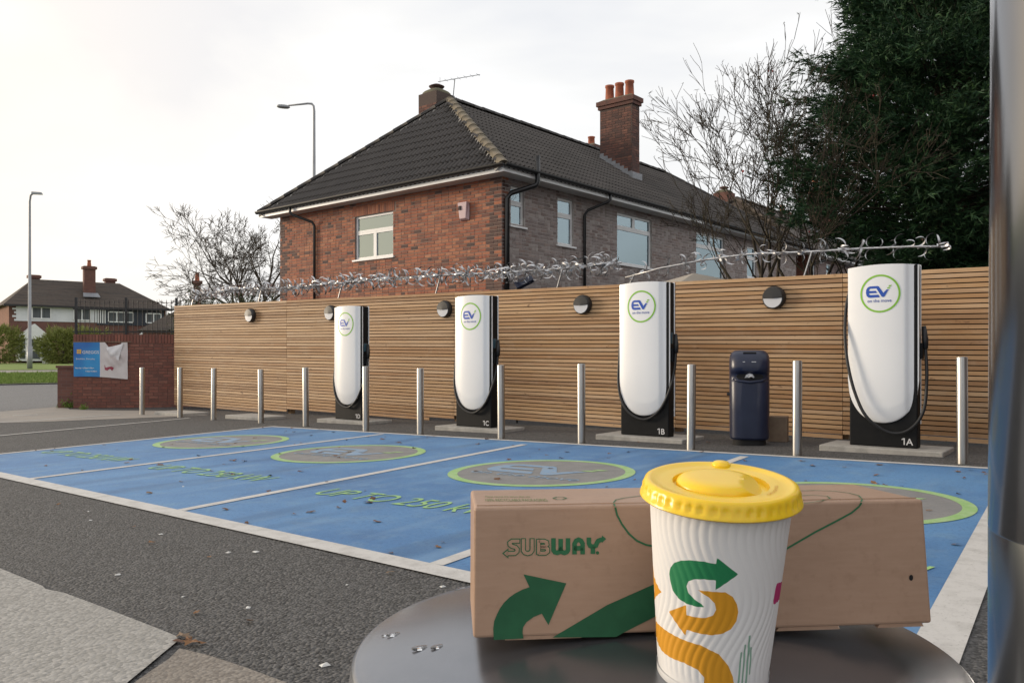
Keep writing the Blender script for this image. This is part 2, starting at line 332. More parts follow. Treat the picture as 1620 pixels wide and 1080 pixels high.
# ================================================================== LARGE STRUCTURE
def sheet(name, poly, mat, dz, parent=None, kind='structure'):
    """a polygon laid on the ground, cut where the ground's slope breaks"""
    bm = bmesh.new(); vs = [bm.verts.new((p[0], p[1], 0)) for p in poly]
    bm.faces.new(vs)
    for co, no in (((XL,0,0),(1,0,0)), ((XR,0,0),(1,0,0)), ((0,34,0),(0,1,0)), ((0,47,0),(0,1,0)), ((0,60,0),(0,1,0))):
        bmesh.ops.bisect_plane(bm, geom=bm.verts[:]+bm.edges[:]+bm.faces[:], plane_co=co, plane_no=no)
    bmesh.ops.triangulate(bm, faces=bm.faces)
    for v in bm.verts: v.co.z = gz(v.co.x, v.co.y)+dz
    bmesh.ops.recalc_face_normals(bm, faces=bm.faces)
    for f in bm.faces:
        if f.normal.z < 0: f.normal_flip()
    me = bpy.data.meshes.new(name); bm.to_mesh(me); bm.free(); me.materials.append(mat)
    o = link(name, me, parent)
    if parent is None: o['kind'] = kind
    return o
def strip(a, b, w):
    a = Vector(a[:2]); b = Vector(b[:2]); d = (b-a).normalized(); n = Vector((-d.y, d.x))*w/2
    return [a-n, b-n, b+n, a+n]
ground = sheet('ground', [(-900,-60),(900,-60),(900,1500),(-900,1500)], m_asph, 0)

# road beyond the wall, verge, paths
r0, r1 = gp(0,651), gp(108,642); rd = (r1-r0); f0, f1 = gp(0,609), gp(240,604)
fd = (f1-f0)
road_poly = [r0-rd*18, r0+rd*1.6, f0+fd*.9, f0-fd*9]
sheet('road', [p[:2] for p in road_poly], m_road, .006)
sheet('kerb', strip(f0-fd*9, f0+fd*.9, .30), m_kerb, .05)
v0, v1 = gp(0,592), gp(240,589)
vd = v1-v0
verge = sheet('grass_verge', [(f0-fd*9)[:2], (f0+fd*.9)[:2], (v0+vd*.9)[:2], (v0-vd*5)[:2]], m_grass, .03)
q0, q1 = gp(0,586), gp(240,584.5)
sheet('far_pavement', [(v0-vd*5)[:2], (v0+vd*.9)[:2], (q0+(q1-q0)*.9)[:2], (q0-(q1-q0)*5)[:2]], m_apron, .012)
sheet('front_lawn', [(q0-(q1-q0)*5)[:2], (q0+(q1-q0)*.9)[:2], (q0.x+40, 140), (q0.x-120, 140)], m_grass, .03)
# concrete apron by the gateway
sheet('apron', [gp(-120,672)[:2], gp(330,657)[:2], gp(280,650)[:2], gp(110,647.5)[:2], gp(104,642)[:2], gp(-120,655)[:2]], m_apron, .004)
# concrete slabs in the corner
slab_e = [(-160,838),(0,901),(34,915),(67,929),(72,934),(101,940),(160,962),(224,987),(255,999),(281,1010),(280,1018),(258,1036),(232,1058),(204,1081),(150,1130),(-160,1250)]
s1 = sheet('concrete_slab', [gp(*p)[:2] for p in slab_e], m_conc, .010)
s2 = sheet('worn_concrete', [gp(*p)[:2] for p in [(284,1027),(330,1038),(390,1058),(460,1084),(640,1160),(160,1140),(206,1086),(240,1062),(268,1043)]], m_conc2, .006)

# ---------------------------------------------------------------- painted bays
PBL, PBR, PFR, PFL = gp(431,675), gp(1612,744), gp(1462,1072), gp(-103,729)
bay = sheet('parking_bays', [PBL[:2], PBR[:2], PFR[:2], PFL[:2]], m_blue, .004)
tag(bay, 'blue painted parking bays with white lines and lime lettering', None)
def tyre_tracks(m):                                  # faint dark rubbing and pale wear along the direction cars drive in
    nt = m.node_tree; b = nt.nodes['Principled BSDF']; src = b.inputs['Base Color'].links[0].from_socket; N = nt.nodes.new; Lk = nt.links.new
    tc = N('ShaderNodeTexCoord'); an = math.atan2((PBR-PBL).y, (PBR-PBL).x)
    for sc_, c2, lo, hi, fac in (((1.9,.16,1),(.022,.075,.17),.54,.72,.6), ((3.4,.5,1),(.17,.30,.46),.56,.74,.5)):
        mp = N('ShaderNodeMapping'); mp.vector_type = 'TEXTURE'; mp.inputs['Rotation'].default_value = (0,0,an); mp.inputs['Scale'].default_value = (1/sc_[0],1/sc_[1],1)
        no = N('ShaderNodeTexNoise'); no.inputs['Scale'].default_value = 1; no.inputs['Detail'].default_value = 6; mr = N('ShaderNodeMapRange'); mr.inputs[1].default_value = lo; mr.inputs[2].default_value = hi; mr.inputs[4].default_value = fac
        mx_ = N('ShaderNodeMixRGB'); mx_.inputs[2].default_value = (*c2,1); Lk(tc.outputs['Object'], mp.inputs[0]); Lk(mp.outputs[0], no.inputs['Vector']); Lk(no.outputs['Fac'], mr.inputs[0]); Lk(mr.outputs[0], mx_.inputs[0]); Lk(src, mx_.inputs[1]); src = mx_.outputs[0]
    Lk(src, b.inputs['Base Color'])
tyre_tracks(m_blue)
def pline(a, b, w, dz=.0075): return sheet('painted_line', strip(a, b, w), m_line, dz, bay)
ext = lambda a, b, t: a+(b-a)*t
pline(ext(PBL,PBR,-.005), ext(PBL,PBR,1.005), .095)
pline(ext(PFL,PFR,-.01), ext(PFL,PFR,1.01), .155, .0083)
pline(PFL, PBL, .095, .0079)
pline(gp(47,758), gp(605,687), .095, .0079)
pline(gp(286,808), gp(830,703.5), .095, .0079)
pline(gp(690,894), gp(1178,722.5), .095, .0079)
pline(PFR, PBR, .17, .0079)
lot = empty('lot_markings', (0,0,0)); lot['kind'] = 'structure'
for a, b in (((-60,695),(300,661.5)), ((-60,672),(190,655.5)), ((20,657.5),(60,656))):
    sheet('painted_line', strip(gp(*a), gp(*b), .09), m_line, .008, lot)
# local frame of the bays: u to the right along the fence, v toward the fence
u_b = (Vector((PBR.x,PBR.y))-Vector((PBL.x,PBL.y))).normalized(); v_b = Vector((-u_b.y, u_b.x))
EV = [(500,400),(650,398),(672,412),(752,525),(778,488),(828,488),(770,585),(745,596),(720,588),(625,440),(505,440),(490,455),(490,480),(612,480),(638,520),(490,520),(492,540),(510,550),(660,550),(686,595),(520,600),(478,593),(446,565),(432,515),(437,455),(462,418)]
EVB = [(800,466),(848,466),(832,486),(786,486)]
EVG = [[(826,428),(875,428),(860,450),(808,450)], [(850,392),(897,390),(880,415),(836,415)]]
evn = lambda pts: [((x-685)/362, -(y-532)/332) for x, y in pts]       # in units of the ring's radius
def on_ground(c, pts, s, dz):
    o = []
    for x, y in pts:
        p = c+u_b*(x*s)+v_b*(y*s); o.append((p.x, p.y, gz(p.x, p.y)+dz))
    return o
def ground_text(c, s, size, mat, dz, stretch=1.0, name='lettering', **k):
    vs, fs = text2d(s, 1.0, 'CENTER', **k); mb = MB()
    mb.add([on_ground(c, [(x*size, y*size*stretch)], 1, dz)[0] for x, y, z in vs], fs); return mb.build(name, mat, bay)
circ = [gp(352,698.5), gp(553,717.5), gp(856,747)]
circ = [Vector(c[:2]) for c in circ]
d_c = (circ[2]-circ[0])/2; circ.append(circ[2]+d_c*1.0)
for c in circ:
    rr = .885
    ring = [(math.cos(2*math.pi*i/72), math.sin(2*math.pi*i/72)) for i in range(72)]
    MB().poly(on_ground(c, ring, rr*.94, .0062)).build('logo_disc', m_disc, bay)
    a = on_ground(c, ring, rr, .0076); b2 = on_ground(c, ring, rr*.895, .0076); mb = MB()
    mb.add(a+b2, [(i,(i+1)%72,72+(i+1)%72,72+i) for i in range(72)]).build('logo_ring', m_lime, bay)
    mb = MB(); mb.poly(on_ground(c, evn(EV), rr, .0088)); mb.poly(on_ground(c, evn(EVB), rr, .0088)); mb.build('logo_letters', m_lblue, bay)
    mb = MB()
    for g in EVG: mb.poly(on_ground(c, evn(g), rr, .0088))
    mb.build('logo_tick', m_lime, bay)
    ground_text(c-v_b*.40*rr, 'on the move', .235, m_lblue, .0088)
    ground_text(c-v_b*1.98-u_b*.02, 'UP TO 250 kW', .285, m_limet, .0088, 1.5)

# ---------------------------------------------------------------- slatted fence
FA = Vector((-8.03,19.59)); FB0 = Vector((5.117,9.476)); fdir = (FB0-FA).normalized(); fnorm = Vector((fdir.y, -fdir.x))
if fnorm.y > 0: fnorm = -fnorm                       # toward the lot
def fence_t(px):                                     # distance along the fence line for a photo column
    k = (px-CX)/F; return (k*FA.y-FA.x)/(fdir.x-k*fdir.y)
TZ0, TZ1, TL = 2.306, 2.117, (FB0-FA).length
ftop = lambda t: lerp(TZ0, TZ1, t/TL)
fpt = lambda t, off=0.: FA+fdir*t+fnorm*off
rz_f = math.atan2(fdir.y, fdir.x)
fence = empty('slatted_fence', (*FA, gz(*FA)), rz_f, 'tall larch fence of close horizontal slats behind the chargers', 'fence')
Minv = lambda p: p
joints = [0, fence_t(455), fence_t(720), fence_t(1070), fence_t(1334), fence_t(1334)+3.1]
tilt = -math.atan((TZ0-TZ1)/TL)
z00 = gz(*FA); PITCH = .059
slat_meshes = {}
for pi in range(5):
    t0, t1 = joints[pi]+.003, joints[pi+1]-.003; ln = t1-t0
    me = MB().box((0,-.012,-.023),(ln,.012,.023)).mesh('slat', m_slat)
    tm = (t0+t1)/2; gm = min(gz(*fpt(t0)), gz(*fpt(t1)))
    n = int((ftop(tm)-gm-.02)/PITCH)+ (1 if pi == 4 else 0)
    for k in range(n):
        zc = ftop(t0)-.025-k*PITCH
        zend = ftop(t1)-.025-k*PITCH
        g1 = gz(*fpt(t1)); a, m2 = 0, me
        if min(zc-gz(*fpt(t0)), zend-g1) < .028:
            lim = ln
            for q in range(40):
                tt = t0+ln*q/39
                if ftop(tt)-.025-k*PITCH-gz(*fpt(tt)) < .028: lim = ln*(q-1)/39; break
            if lim < .6: continue
            m2 = MB().box((0,-.012,-.023),(lim,.012,.023)).mesh('slat', m_slat)
        o = link('slat', m2, fence, (t0, -.014+random.uniform(-.002,.002), zc-z00), (random.uniform(-.01,.01), -tilt, 0))
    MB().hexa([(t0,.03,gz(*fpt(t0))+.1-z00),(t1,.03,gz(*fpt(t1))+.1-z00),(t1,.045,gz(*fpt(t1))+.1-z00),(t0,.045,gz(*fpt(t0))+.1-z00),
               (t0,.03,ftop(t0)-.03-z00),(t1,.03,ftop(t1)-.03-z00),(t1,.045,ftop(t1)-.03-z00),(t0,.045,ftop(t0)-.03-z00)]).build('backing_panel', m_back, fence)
for j in joints:
    MB().box((j-.05,.048,gz(*fpt(j))-z00-.02),(j+.05,.148,ftop(j)-z00-.04)).build('post', m_post_wood, fence)

# ---------------------------------------------------------------- brick panels
def wall_panel(mb, O, U, W, z0, z1, holes, inward, depth=.10):
    """vertical wall sheet with rectangular holes and reveals"""
    O = Vector(O); U = Vector(U); inward = Vector(inward)
    us = sorted({0, W, *[h[0] for h in holes], *[h[1] for h in holes]}); zs = sorted({z0, z1, *[h[2] for h in holes], *[h[3] for h in holes]})
    P = lambda u, z, d=0: O+U*u+Vector((0,0,z))+inward*d
    for i in range(len(us)-1):
        for j in range(len(zs)-1):
            um, zm = (us[i]+us[i+1])/2, (zs[j]+zs[j+1])/2
            if any(h[0] < um < h[1] and h[2] < zm < h[3] for h in holes): continue
            mb.add([P(us[i],zs[j]),P(us[i+1],zs[j]),P(us[i+1],zs[j+1]),P(us[i],zs[j+1])], [(0,1,2,3)])
    for a, b, c, d in holes:
        for (p, q) in (((a,c),(b,c)),((b,c),(b,d)),((b,d),(a,d)),((a,d),(a,c))):
            mb.add([P(*p),P(*q),P(*q,depth),P(*p,depth)], [(0,1,2,3)])
def brick_cells(W, z0, z1, holes, bl=.225, bh=.075, phase=0, hp=.10):
    cells = []; rows = int((z1-z0)/bh)
    for r in range(rows):
        z = z0+r*bh; off = (.5*bl if (r+phase) % 2 else 0); u = -off
        while u < W:
            w = bl
            if random.random() < hp: w = bl/2
            a, b = max(u, 0), min(u+w, W); u += w
            if b-a < .05: continue
            segs = [(a, b)]
            for h in holes:
                if h[2]-.001 < z+bh/2 < h[3]+.001:
                    ns = []
                    for s0, s1 in segs:
                        if s1 <= h[0] or s0 >= h[1]: ns.append((s0, s1))
                        else:
                            if s0 < h[0]: ns.append((s0, h[0]))
                            if s1 > h[1]: ns.append((h[1], s1))
                    segs = ns
            for s0, s1 in segs:
                if s1-s0 > .045: cells.append((s0+.005, s1-.005, z+.005, z+bh-.005))
    return cells
def brick_box(mb, O, U, nrm, c, proud):
    O = Vector(O); U = Vector(U); nrm = Vector(nrm); a, b, z0, z1 = c
    P = lambda u, z, d: O+U*u+Vector((0,0,z))+nrm*d
    e = .004
    v = [P(a,z0,-.01),P(b,z0,-.01),P(b,z1,-.01),P(a,z1,-.01),P(a+e,z0+e,proud),P(b-e,z0+e,proud),P(b-e,z1-e,proud),P(a+e,z1-e,proud)]
    f = [(4,5,6,7),(0,1,5,4),(1,2,6,5),(2,3,7,6),(3,0,4,7)]
    mb.add(v, f)
def lay_bricks(parent, faces, key, nmax=300, stuffname='bricks'):
    """faces: list of (O,U,nrm,cells,matfn); the nmax with the smallest key become objects of their own"""
    allb = []
    for O, U, nrm, cells, matfn in faces:
        for c in cells: allb.append((key(O, U, c), O, U, nrm, c, matfn(c)))
    allb.sort(key=lambda q: q[0])
    cache = {}
    for i, (k, O, U, nrm, c, mt) in enumerate(allb[:nmax]):
        w = round(c[1]-c[0], 3); h = round(c[3]-c[2], 3); kk = (w, h, mt.name, tuple(nrm))
        if kk not in cache:
            mb = MB(); brick_box(mb, (0,0,0), U, nrm, (0, w, 0, h), .006); cache[kk] = mb.mesh('brick', mt)
        link('brick', cache[kk], parent, Vector(O)+Vector(U)*c[0]+Vector((0,0,c[2]))+Vector(nrm)*random.uniform(-.0015,.0025))
    rest = {}
    for k, O, U, nrm, c, mt in allb[nmax:]:
        brick_box(rest.setdefault(mt.name, (MB(), mt))[0], O, U, nrm, c, .006+random.uniform(-.0015,.0025))
    for mb, mt in rest.values():
        o = mb.build(stuffname, mt, parent, fix=False); o['kind'] = 'stuff'
def window(parent, O, U, inward, h, layout, back=None, fr=.055):
    """h=(u0,u1,z0,z1); layout = list of (u0,u1,z0,z1) panes in 0..1"""
    O = Vector(O); U = Vector(U); I = Vector(inward); a, b, c, d = h
    P = lambda u, z, t: O+U*u+Vector((0,0,z))+I*t
    def slab(mb, u0, u1, z0, z1, t0, t1):
        mb.hexa([P(u0,z0,t0),P(u1,z0,t0),P(u1,z0,t1),P(u0,z0,t1),P(u0,z1,t0),P(u1,z1,t0),P(u1,z1,t1),P(u0,z1,t1)])
    w = empty('window'); w.parent = parent
    fmb = MB(); us = sorted({0.,1.,*[q for p in layout for q in p[:2]]})
    # frame = outer border + bars round every pane
    for p in layout:
        u0, u1, z0, z1 = lerp(a,b,p[0]), lerp(a,b,p[1]), lerp(c,d,p[2]), lerp(c,d,p[3])
        slab(fmb, u0+.001, u0+fr, z0+.001, z1-.001, .045, .10); slab(fmb, u1-fr, u1-.001, z0+.001, z1-.001, .045, .10)
        slab(fmb, u0+fr, u1-fr, z0+.001, z0+fr, .047, .10); slab(fmb, u0+fr, u1-fr, z1-fr, z1-.001, .047, .10)
        g = MB(); slab(g, u0+fr-.003, u1-fr+.003, z0+fr-.003, z1-fr+.003, .072, .078); g.build('pane', m_glass, w)
    fmb.build('window_frame', m_upvc, w)
    sm = MB(); slab(sm, a-.06, b+.06, c-.045, c-.004, -.05, .10); sm.build('window_sill', m_upvc, w)
    bm_ = MB(); slab(bm_, a, b, c, d, .115, .125); bm_.build('curtain', back or m_net, w)
    return w

# ---------------------------------------------------------------- the semi-detached houses
HW, HL, ZE, RH = 8.10, 16.5, 4.95, 3.0          # depth of the hipped end, length, eaves, rise of the ridge
OV = .40; HD = 2.56
def roof_planes():
    zr = ZE+RH; y0, y1, x0, x1 = -OV, HW+OV, -OV, HL+OV
    A, B_ = (HD, HW/2, zr), (HL-HD, HW/2, zr)
    return A, B_, [(x0,y0,ZE),(x1,y0,ZE),(x1,y1,ZE),(x0,y1,ZE)]
tile_me = None
def tile_mesh():
    w, l = .30, .42; prof = []
    for i in range(13):
        u = i/12; prof.append((u*w-.0, .050*max(0, math.sin(u*4*math.pi-.6))**.8 if math.sin(u*4*math.pi-.6) > 0 else 0))
    mb = MB(); n = len(prof)
    vs = [(x, 0, z+.035) for x, z in prof]+[(x, l, z+.004) for x, z in prof]+[(x, 0, z+.008) for x, z in prof]
    fs = [(i, i+1, n+i+1, n+i) for i in range(n-1)]+[(2*n+i, 2*n+i+1, i+1, i) for i in range(n-1)]
    mb.add(vs, fs); me = mb.mesh('tile', m_tile); at_ = me.attributes.new('roll', 'FLOAT', 'POINT'); at_.data.foreach_set('value', [min(1, z/.045) for x, z in prof]*2+[0.]*n); return me
def lay_tiles(parent, O, U, V, inside, store):
    """O eaves corner, U along the eaves, V up the slope (unit vectors)"""
    O = Vector(O); U = Vector(U).normalized(); V = Vector(V).normalized(); Wn = U.cross(V)
    m = Matrix((U, V, Wn)).transposed().to_4x4()
    for r in range(20):
        for c in range(70):
            ctr = (c*.30+.15, r*.345+.17)
            if not inside(*ctr): continue
            mm = m.copy(); mm.translation = O+U*(c*.30)+V*(r*.345-.03)
            store.append(mm)
def ridge_run(parent, a, b, mat, r=.13, step=.42):
    a = Vector(a); b = Vector(b); ln = (b-a).length; d = (b-a)/ln; n = max(1, int(ln/step))
    side = d.cross(Vector((0,0,1))).normalized(); up = side.cross(d)
    st = ln/n; mb = MB(); vs = []
    for k, (t, rr) in enumerate(((0, r),(st+.03, r*.93))):
        for i in range(9):
            q = math.pi*(i/8); p = side*(math.cos(q)*rr)+up*(math.sin(q)*rr*.85-.02)+d*t; vs.append(p)
    fs = [(i, i+1, 10+i, 9+i) for i in range(8)]+[tuple(range(9)), tuple(range(17, 8, -1))]
    me = mb.add(vs, fs).mesh('ridge_tile', mat, True)
    for i in range(n): link('ridge_tile', me, parent, a+d*(i*st)+up*random.uniform(-.006,.006))
def chimney_stack(parent, x0, x1, y0, y1, zb, zt, pots, detail=True, dome=False):
    ch = MB().box((x0,y0,zb),(x1,y1,zt)).build('chimney', m_chimm if detail else m_farbrick2, parent)
    capm = MB()
    if not dome:
        capm.box((x0-.05,y0-.05,zt-.24),(x1+.05,y1+.05,zt-.14)); capm.box((x0-.09,y0-.09,zt-.137),(x1+.09,y1+.09,zt))
        capm.build('chimney_cap', m_chim, ch)
        MB().hexa([(x0-.07,y0-.07,zt+.002),(x1+.07,y0-.07,zt+.002),(x1+.07,y1+.07,zt+.002),(x0-.07,y1+.07,zt+.002),
                   (x0+.08,y0+.08,zt+.09),(x1-.08,y0+.08,zt+.09),(x1-.08,y1-.08,zt+.09),(x0+.08,y1-.08,zt+.09)]).build('flaunching', m_moss, ch)
    else:
        cx, cy = (x0+x1)/2, (y0+y1)/2
        vs, fs = [], []; n = 20
        for i in range(6):
            q = i/5*math.pi/2
            for j in range(n):
                an = 2*math.pi*j/n; k = 1/max(abs(math.cos(an)), abs(math.sin(an)))**.7
                vs.append((cx+(x1-x0)/2*k*math.cos(q)*math.cos(an), cy+(y1-y0)/2*k*math.cos(q)*math.sin(an), zt-.02+.2*math.sin(q)))
        fs = [(i*n+j, i*n+(j+1)%n, (i+1)*n+(j+1)%n, (i+1)*n+j) for i in range(5) for j in range(n)]
        MB().add(vs, fs).build('flaunching', m_moss, ch, smooth=True)
        MB().lathe([(.09,.1),(.10,.2),(.20,.22),(.22,.245),(.10,.30)], 16, (cx,cy,zt)).build('cowl', m_chim, ch, smooth=True)
    for px_, py_, hh, rr in pots:
        MB().lathe([(rr*1.08,0),(rr*1.0,hh*.1),(rr*.88,hh*.85),(rr*1.02,hh*.88),(rr*1.02,hh),(rr*.8,hh),(rr*.75,hh*.6)], 18, (px_,py_,zt+.03)).build('chimney_pot', m_pot, ch, smooth=True)
    if detail:
        mb = MB()
        for O, U, nr, W in (((x0,y1,0),(0,-1,0),(-1,0,0),y1-y0), ((x0,y0,0),(1,0,0),(0,-1,0),x1-x0)):
            for c in brick_cells(W, zb, zt-.25, []): brick_box(mb, O, U, nr, c, .006+random.uniform(-.002,.003))
        o = mb.build('bricks', m_chim, ch, fix=False); o['kind'] = 'stuff'
    return ch
def house(origin, rz, label, detail, soff_len):
    root = empty('semi_detached_house', origin, rz, label, 'house')
    h1 = [(HW-4.87, HW-3.45, 3.52, 4.60)]                        # end wall: u runs from the far corner to the near one
    h2 = [(.29,.75,3.94,4.79), (1.97,2.60,3.70,4.79), (4.49,6.21,3.48,4.78), (8.75,10.6,3.40,4.78), (12.28,13.0,3.70,4.72)]
    w1 = MB(); wall_panel(w1, (0,HW,0), (0,-1,0), HW, -.6, ZE+.05, h1, (1,0,0))
    wa = w1.build('wall', m_mortar if detail else m_farbrick, root)
    w2 = MB(); wall_panel(w2, (0,0,0), (1,0,0), HL, -.6, ZE+.05, h2, (0,1,0))
    wb = w2.build('wall', m_mortarp if detail else m_farpurple, root)
    MB().add([(HL,0,-.6),(HL,HW,-.6),(HL,HW,ZE+.05),(HL,0,ZE+.05)],[(0,1,2,3)]).add([(HL,HW,-.6),(0,HW,-.6),(0,HW,ZE+.05),(HL,HW,ZE+.05)],[(0,1,2,3)]).build('wall', m_farbrick, root)
    if detail:
        hh = h1+[(HW-4.97, HW-3.35, 4.60, 4.83)]
        cells = brick_cells(HW, 1.8, ZE, hh, hp=.22)
        def mf(c):
            um = (c[0]+c[1])/2
            edge = min(um, HW-um)
            p = .72 if edge < .36 else .06
            return m_brickd if random.random() < p else m_brick
        sold = [(HW-4.97+i*.075+.005, HW-4.97+(i+1)*.075-.005, 4.605, 4.825) for i in range(int(1.62/.075))]
        lay_bricks(wa, [((0,HW,0),(0,-1,0),(-1,0,0),cells+sold,mf)], lambda O, U, c: (HW-c[0])+(0 if c[2] > 2.9 else 50), 300)
        hh2 = h2[:]
        cells2 = brick_cells(HL, 1.8, ZE, hh2, phase=1, hp=.55)
        lay_bricks(wb, [((0,0,0),(1,0,0),(0,-1,0),cells2,lambda c: (m_brickd if random.random() < .6 else m_brick) if c[1] < .24 else m_brickp)], lambda O, U, c: c[0]+(0 if c[2] > 3.0 else 50), 300)
    W = window
    W(root, (0,HW,0), (0,-1,0), (1,0,0), h1[0], [(0,1,.62,1),(0,.5,0,.62),(.5,1,0,.62)], m_net)
    top = [(0,1,.55,1),(0,1,0,.55)]
    W(root, (0,0,0), (1,0,0), (0,1,0), h2[0], [(0,1,.58,1),(0,1,0,.58)], m_net)
    W(root, (0,0,0), (1,0,0), (0,1,0), h2[1], [(0,1,.64,1),(0,1,0,.64)], m_net)
    for q in (2, 3): W(root, (0,0,0), (1,0,0), (0,1,0), h2[q], [(0,.5,.72,1),(.5,1,.72,1),(0,1,0,.72)], m_blind)
    W(root, (0,0,0), (1,0,0), (0,1,0), h2[4], [(0,1,.64,1),(0,1,0,.64)], m_net)
    # roof
    A, B_, ev = roof_planes(); e0, e1, e2, e3 = [(p[0],p[1],p[2]+.06) for p in ev]
    rf = MB().add([e0,e1,e2,e3,A,B_], [(0,1,5,4),(1,2,5),(2,3,4,5),(3,0,4)]).build('roof', m_roofbase if detail else m_fartile, root)
    if detail:
        store = []; A_, Bv = Vector(A), Vector(B_); a0 = Vector(e0)
        V2 = Vector((0, HW/2+OV, RH-.06)); sl2 = V2.length; Ltot = HL+2*OV
        lay_tiles(rf, e0, (1,0,0), V2, lambda u, v: v < sl2-.05 and u > (HD+OV)*v/sl2-.04 and u < Ltot-(HD+OV)*v/sl2+.04, store)
        n2 = len(store)
        V1 = Vector((HD+OV, 0, RH-.06)); sl1 = V1.length; W1 = HW+2*OV
        st1 = []
        lay_tiles(rf, e3, (0,-1,0), V1, lambda u, v: v < sl1-.05 and u > (W1/2)*v/sl1-.04 and u < W1-(W1/2)*v/sl1+.04, st1)
        tm_ = tile_mesh()
        st1.sort(key=lambda m: (m.translation-Vector((0,0,0))).length); store.sort(key=lambda m: m.translation.x)
        ind = st1[:200]+store[:100]; rest = st1[200:]+store[100:]
        for m in ind:
            o = link('tile', tm_, rf); o.matrix_local = m
        tv = [v.co.copy() for v in tm_.vertices]; tf = [tuple(p.vertices) for p in tm_.polygons]; mb = MB()
        for m in rest: mb.add([m @ v for v in tv], tf)
        o = mb.build('tiles', m_tile, rf, fix=False); o['kind'] = 'stuff'
        rv_ = [d.value for d in tm_.attributes['roll'].data]; at_ = o.data.attributes.new('roll', 'FLOAT', 'POINT'); at_.data.foreach_set('value', rv_*len(rest))
        off = Vector((0,0,.05))
        for p, q, mt in ((e0, A, m_ridge), (e3, A, m_tile), (A, B_, m_tile), (e1, B_, m_tile)):
            ridge_run(rf, Vector(p)+off, Vector(q)+off, mt)
        # rough mortar bedding beside the two near hips
        for p, q, sgn in ((e0, A, 1), (e3, A, -1)):
            p = Vector(p)+Vector((0,0,.035)); q = Vector(q)+Vector((0,0,.035)); mb = MB(); n = 34
            # lies in the end slope, beside the ridge tiles
            sd = Vector((0, sgn, 0)); sd = (sd-(q-p).normalized()*sd.dot((q-p).normalized())).normalized()
            vs = []
            for i in range(n+1):
                c = p.lerp(q, i/n); wv = .17+random.uniform(-.035,.05)
                vs += [c+sd*.08+Vector((0,0,.035)), c+sd*wv+Vector((0,0,.0))]
            mb.add(vs, [(2*i,2*i+1,2*i+3,2*i+2) for i in range(n)])
            o = mb.build('mortar_bedding', m_rmort, rf); s = o.modifiers.new('s', 'SOLIDIFY'); s.thickness = .03
    else:
        for p, q in ((e0, A), (e3, A), (A, B_)): ridge_run(rf, p, q, m_fartile, .13, .6)
    # eaves: soffit, fascia, gutter, downpipes
    ev_ = MB(); z0, z1 = ZE-.02, ZE
    ev_.box((-OV+.012,-OV+.012,ZE-.015),(HL+OV,-.02+.02,ZE)); ev_.box((-OV+.012,.003,ZE-.015),(-.001,HW+OV,ZE)); ev_.build('soffit', m_soffit, root)
    fa = MB(); fa.box((-OV-.012,-OV-.012,ZE-.03),(soff_len,-OV+.010,ZE+.12)); fa.box((-OV-.012,-OV+.013,ZE-.03),(-OV+.010,HW+OV,ZE+.12)); fa.build('fascia', m_upvc, root)
    if soff_len < HL: MB().box((soff_len+.02,-OV-.012,ZE-.03),(HL+OV,-OV+.010,ZE+.12)).build('fascia', m_gutter, root)
    def gutter(a, b):
        a = Vector(a); b = Vector(b); d = (b-a).normalized(); s = d.cross(Vector((0,0,1))); n = 8; vs = []
        for p in (a, b):
            for i in range(n+1):
                q = math.pi+math.pi*i/n; vs.append(p+s*(.06*math.cos(q))+Vector((0,0,.065*math.sin(q))))
        o = MB().add(vs, [(i,i+1,n+2+i,n+1+i) for i in range(n)]).build('gutter', m_gutter, root)
        s = o.modifiers.new('s','SOLIDIFY'); s.thickness = .008
    gx = -OV-.078
    gutter((gx, gx, ZE+.125), (HL+OV, gx, ZE+.125)); gutter((gx, HW+OV, ZE+.125), (gx, gx, ZE+.125))
    def pipe(pts, r=.036): MB().tube(pts, r, 10).build('downpipe', m_gutter, root, True)
    pipe([(gx,6.95,ZE+.07),(gx,6.95,ZE-.06),(gx+.03,6.9,ZE-.12),(-.10,6.5,ZE-.32),(-.055,6.47,ZE-.42),(-.055,6.47,0)])
    pipe([(3.45,gx,ZE+.07),(3.45,gx,ZE-.06),(3.4,gx+.03,ZE-.12),(3.02,-.12,ZE-.34),(2.98,-.055,ZE-.45),(2.98,-.055,0)])
    pipe([(.62,gx,ZE+.46),(.62,gx,ZE-.1),(.58,gx+.02,ZE-.18),(.16,-.12,ZE-.36),(.10,-.06,ZE-.48),(.10,-.06,0)], .055)
    # chimneys
    c = chimney_stack(root, 8.05, 8.47, 1.76, 2.92, 5.9, 8.98, [(8.26,1.98,.50,.14),(8.26,2.34,.50,.14),(8.26,2.70,.50,.14)], detail)
    fl = MB(); n = 8; sl = RH/(HW/2+OV)
    zroof = lambda y: ZE+.1+(y+OV)*sl
    for i in range(n):                                            # stepped lead flashing
        y = 1.76+i*1.16/n; fl.box((8.035,y,zroof(y)-.25),(8.044,y+1.16/n,zroof(y)+.20))
    fl.box((7.98,1.70,zroof(1.7)-.1),(8.54,1.75,zroof(1.76)+.16)); fl.build('flashing', m_lead, c)
    chimney_stack(root, 2.35, 3.05, 4.35, 5.05, 6.9, 8.27, [], detail, dome=True)
    chimney_stack(root, 11.2, 11.75, 5.3, 5.9, 6.5, 8.7, [(11.47,5.6,.35,.13)], False)
